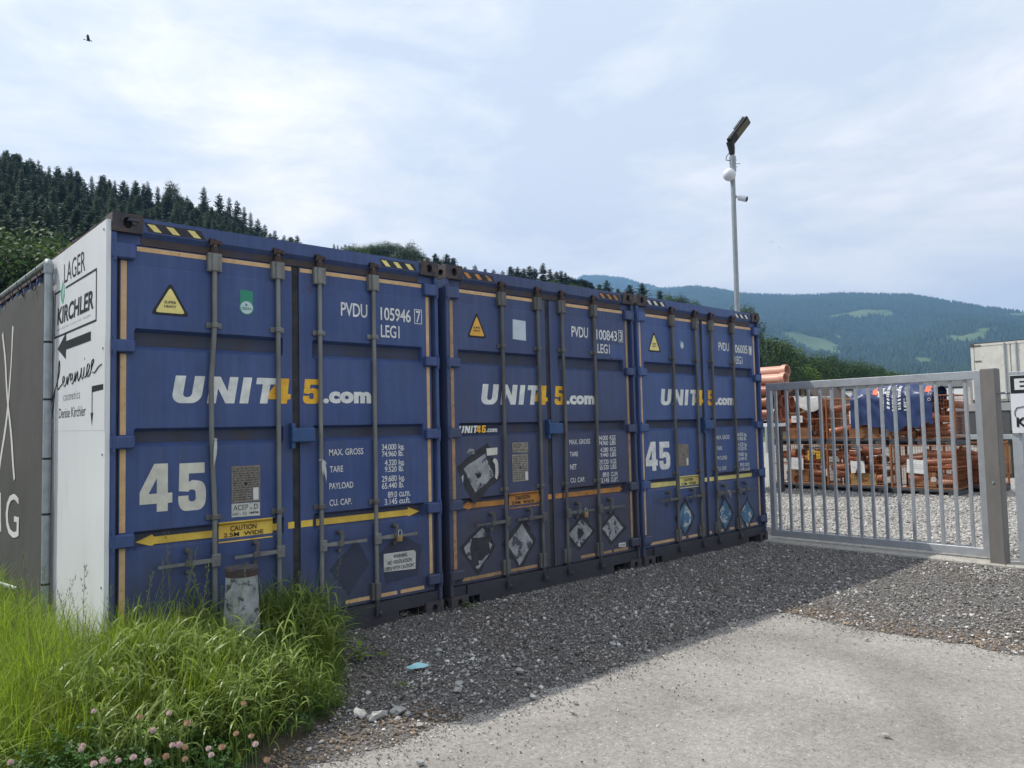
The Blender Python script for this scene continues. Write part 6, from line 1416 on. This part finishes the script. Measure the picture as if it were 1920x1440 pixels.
def clover(seed):
    r = random.Random(seed); mb = MB()
    for k in range(16):
        x, y, h = r.gauss(0, .05), r.gauss(0, .05), r.uniform(.08, .24); mb.tube([(x*.5, y*.5, 0), (x, y, h)], .0011, 3); a0 = r.uniform(0, 6); tx, ty = r.uniform(-.5, .5), r.uniform(-.5, .5)
        for j in range(3):
            a = a0 + j*2.094; d_ = Vector((math.cos(a), math.sin(a), tx*math.cos(a)+ty*math.sin(a)+.15)); s_ = Vector((-math.sin(a), math.cos(a), -tx*math.sin(a)+ty*math.cos(a))); c = Vector((x, y, h)); l = r.uniform(.017, .027)
            mb.add([c, c+d_*l*.5-s_*l*.36, c+d_*l-s_*l*.2, c+d_*l*1.05, c+d_*l+s_*l*.2, c+d_*l*.5+s_*l*.36], [(0, 1, 2, 3, 4, 5)])
    return mb.mesh('clover', 'g4')
TF = [tuft(1, 34, .28, .55, .003, .006, 1.3, 'g1'), tuft(2, 34, .25, .6, .003, .006, 1.0, 'g1'), tuft(3, 30, .30, .62, .0035, .007, 1.6, 'g1'), tuft(4, 16, .32, .6, .007, .012, 1.8, 'g2'), tuft(5, 18, .3, .55, .006, .011, 1.5, 'g2'), tuft(6, 10, .2, .5, .003, .005, 1.5, 'g3'),
      stalk(1), stalk(2), stalk(3), bamboo(1), bamboo(2), bamboo(3), clover(1), clover(2), clover(3), reed(1), reed(2), reed(3), reed(4)]
EDGE = [(0.05, 1.50), (-.25, 1.38), (-.7, 1.18), (-1.0, 1.02), (-1.33, .80), (-1.47, .55), (-1.55, .30), (-1.75, .08), (-2.0, -.05), (-2.4, -.3), (-3.2, -.9), (-4.2, -1.8)]
def gx(y):
    for (a, b), (c, d_) in zip(EDGE, EDGE[1:]):
        if c <= y <= a: return b + (d_-b)*(a-y)/(a-c)
    return 1.7
def soilz(x, y): return .07*max(0, min(1, (gx(y)-x)/.5)) if y < .1 else .07
vs = []; mb = MB(); ny = 44
for j in range(ny+1):
    y = .0 - 4.2*j/ny
    for i in range(13): xx = -6 + (gx(y)+.12 - -6)*(i/12)**.6; vs.append((xx, y, soilz(xx, y) - (.02 if i == 12 else 0) + .015*mnoise.noise(Vector((xx*4, y*4, 0)))*(i < 12)))
mb.add(vs, [(j*13+i, j*13+i+1, (j+1)*13+i+1, (j+1)*13+i) for j in range(ny) for i in range(12)])
mb.add([(-6, 0, .07), (-.09, 0, .07), (-.09, 11, .07), (-6, 11, .07)], [(0, 1, 2, 3)])
kind(mb.build('earth', 'soil'), 'structure')
P_, Rt, S_, V_ = [], [], [], []; rg = random.Random(21)
def g(x, y, v, s_): P_.append((x, y, soilz(x, y)-.01)); Rt.append((rg.uniform(-.12, .12), rg.uniform(-.12, .12), rg.uniform(0, 6.3))); S_.append((s_*1.0, s_*1.0, s_*rg.uniform(.85, 1.15))); V_.append(v)
n = 0
while n < 5200:
    if rg.random() < .25: x, y = rg.uniform(-3.0, -.12), rg.uniform(0, 6)
    else: x, y = rg.uniform(-2.8, 1.75), rg.uniform(-3.0, -.02)
    if y < 0:
        e = gx(y) - x
        if e < .02: continue
        if (x - bl.location.x)**2 + (y - bl.location.y)**2 < .15**2: continue
        if math.hypot(x-CAM.x, y-CAM.y) < 1.7: continue
    else: e = 1
    right = x > .15 - .25*mnoise.noise(Vector((x*2, y*2, 0)))
    front = y < -1.35 and x > -1.0 - .0
    s_ = rg.uniform(.65, 1.0) * min(1, .45 + e*1.0)
    if front:
        v = rg.choice((12, 13, 14, 12, 13, 14, 1, 4, 3)); s_ = s_*(.95 if v > 11 else .55)
    elif right:
        v = rg.choice((3, 4, 3, 0, 9, 10, 11, 9, 1, 5, 5, 2)); s_ *= .92
        if y < -.8: s_ *= .85
    else:
        v = rg.choice((0, 1, 2, 0, 1, 2, 0, 1, 5, 4)); s_ *= .92 if x < -.5 or y < -.9 else 1.08
    g(x, y, v, s_); n += 1
for i in range(95):
    x, y = (rg.uniform(-2.2, 1.6), rg.uniform(-1.2, -.05)) if rg.random() < .8 else (rg.uniform(-1.8, -.15), rg.uniform(0, 3))
    if y < 0 and gx(y)-x < .05: continue
    g(x, y, rg.choice((6, 7, 8)), rg.uniform(.75, 1.2))
k_ = 0
while k_ < 215:
    x, y = rg.uniform(-.45, 1.35), rg.uniform(-1.75, -.12)
    if gx(y) - x < .10 or (x - bl.location.x)**2 + (y - bl.location.y)**2 < .17**2: continue
    if x < -.05 and y > -.5 or x < .9 + y*.5 - .75 + .2*mnoise.noise(Vector((x*3, y*3, 1))): continue
    if abs(x - bl.location.x + .12*(y+.4)) < .28 and -1.15 < y < -.4 and rg.random() < .75: continue
    g(x, y, rg.choice((15, 16, 17, 18)), rg.uniform(.62, .95)*(1 if y > -1.3 else .8)); k_ += 1
for x, y in ((1.05, -.62), (1.0, -.45), (.4, -.6)): g(x, y, rg.choice((15, 16, 17, 18)), .95)
for i in range(70): g(rg.uniform(.85, 1.22), rg.uniform(-.5, -.08), rg.choice((3, 4, 9, 10, 0)), rg.uniform(.85, 1.12))
scatter('grass', P_, Rt, S_, V_, TF)
# clover flowers, each a thing
MT['petal'] = pmat('clover_petals', (.60, .42, .42), (.68, .55, .52), 40, .4, .6, rough=.7, trans=.2); MT['petal2'] = pmat('withered_petals', (.42, .26, .15), (.5, .34, .24), 40, rough=.8); MT['stem'] = pmat('green_stem', (.06, .13, .03), rough=.6)
def flower_mesh(seed, mat):
    r = random.Random(seed); mb = MB()
    for i in range(90):
        ph = math.acos(1 - 1.75*(i+.5)/90); t = i*2.39996; d_ = Vector((math.sin(ph)*math.cos(t), math.sin(ph)*math.sin(t), math.cos(ph))); s_ = d_.orthogonal().normalized(); c = d_*.006; e_ = d_*r.uniform(.0135, .017) + Vector((0, 0, .003))
        mb.add([c, c.lerp(e_, .6)+s_*.0022, e_, c.lerp(e_, .6)-s_*.0022], [(0, 1, 2, 3)])
    mb.sphere((0, 0, 0), .010, 8, 6); return mb.mesh('head', mat)
FM = [flower_mesh(1, 'petal'), flower_mesh(2, 'petal'), flower_mesh(3, 'petal2')]
fl = [(20, 1430, 0, 'pink clover head at the left frame edge'), (176, 1334, 0, 'single pale clover head in the bright grass'), (152, 1406, 0, 'lower pink clover head of the left pair'), (155, 1399, 1, 'upper pink clover head of the left pair'), (317, 1338, 0, 'topmost large pink clover head'), (287, 1370, 0, 'pink clover head below the topmost one'), (262, 1345, 2, 'small dull clover head left of the topmost one'), (323, 1398, 0, 'left head of the central trio of clover'), (336, 1397, 1, 'middle head of the central trio of clover'), (347, 1402, 2, 'browned right head of the central trio of clover'), (250, 1421, 0, 'pink clover head low in the centre'), (176, 1433, 0, 'clover head at the bottom, left of three'), (193, 1427, 1, 'clover head at the bottom, second of three'), (222, 1427, 0, 'clover head at the bottom, third of three'), (277, 1429, 0, 'pink clover head at the bottom edge'), (311, 1419, 2, 'faded clover head near the bottom edge'), (347, 1424, 2, 'reddish brown clover head near the bottom edge'), (391, 1404, 0, 'upper pink clover head right of the trio'), (396, 1416, 0, 'lower pink clover head right of the trio'), (416, 1402, 2, 'dull clover head right of the pink pair'), (443, 1376, 2, 'orange brown withered clover head'), (471, 1381, 2, 'brown clover head at the right of the patch'), (479, 1396, 0, 'rightmost pink clover head'), (351, 1357, 2, 'small clover head hidden in the leaves'), (500, 1426, 2, 'withered clover head by the road edge'), (457, 1320, 2, 'brownish clover head up in the long leaves')]
for i, (px, py, m_, lab) in enumerate(fl):
    zz = .30 if py > 1360 else .36
    p = at(px, py, 2, zz); p = CAM + (p - CAM)*.97; t = thing('clover_flower', lab, 'clover flower', (p.x, p.y, 0), 'clover flowers in front of the grass'); sc_ = .95 + .3*rng.random()
    put('head', FM[m_], t, (0, 0, p.z), (rng.uniform(-.3, .3), rng.uniform(-.3, .3), 0), sc_*.74); MB().tube([(.02, .01, 0), (.01, 0, p.z*.5), (0, 0, p.z-.008)], .0016, 4).build('stem', 'stem', t)
# small weeds in the gravel
def leaf_mb(mb, c, az_, tilt, L_, w_):
    d_ = Vector((math.cos(az_)*math.cos(tilt), math.sin(az_)*math.cos(tilt), math.sin(tilt))); s_ = Vector((-math.sin(az_), math.cos(az_), 0)); c = Vector(c)
    mb.add([c, c+d_*L_*.3-s_*w_*.5, c+d_*L_*.7-s_*w_*.4, c+d_*L_, c+d_*L_*.7+s_*w_*.4, c+d_*L_*.3+s_*w_*.5], [(0, 1, 2, 3, 4, 5)])
MT['weed'] = pmat('yellow_green_leaves', (.16, .26, .03), (.22, .30, .05), 9, rough=.5, trans=.35)
for px, py, h, nlv, lw, lab in [(672, 1240, .10, 14, .055, 'broad-leaved weed at the grass edge, the larger one'), (716, 1232, .04, 6, .04, 'small yellow-green weed standing in the gravel'), (752, 1243, .05, 8, .015, 'thin dry weed in the gravel above the mask'), (755, 1288, .02, 9, .02, 'flat tuft of weed left of the mask'), (812, 1128, .07, 14, .03, 'weed growing at the corner of the first container'), (838, 1128, .05, 10, .03, 'weed growing between the first and middle containers')]:
    p = at(px, py, 2, 0); p.y = min(p.y, -.03); t = thing('weed', lab, 'weed', (p.x, p.y, 0), None); r = random.Random(px); mb = MB()
    for k in range(nlv): leaf_mb(mb, (r.gauss(0, .02), r.gauss(0, .02), h*r.uniform(.2, 1)), r.uniform(0, 6.3), r.uniform(-.2, .6), lw*r.uniform(.8, 1.4), lw*.7)
    mb.build('leaves', 'weed', t); MB().tube([(0, 0, 0), (.005, 0, h)], .002, 4).build('stem', 'stem', t)

# ------------------------------------------------------------------ haze
hm = bpy.data.materials.new('haze'); hm.use_nodes = True; nt = hm.node_tree; nt.nodes.clear(); pv_ = N(nt, 'ShaderNodeVolumePrincipled'); pv_.inputs['Color'].default_value = (.28, .56, 1, 1); pv_.inputs['Density'].default_value = HAZE; pv_.inputs['Anisotropy'].default_value = .2
o_ = N(nt, 'ShaderNodeOutputMaterial'); nt.links.new(pv_.outputs[0], o_.inputs['Volume'])
MT['haze'] = hm
kind(MB().box((-S-50, -S-50, -1.1), (S+50, S+50, 1260)).build('haze', 'haze'), 'stuff')
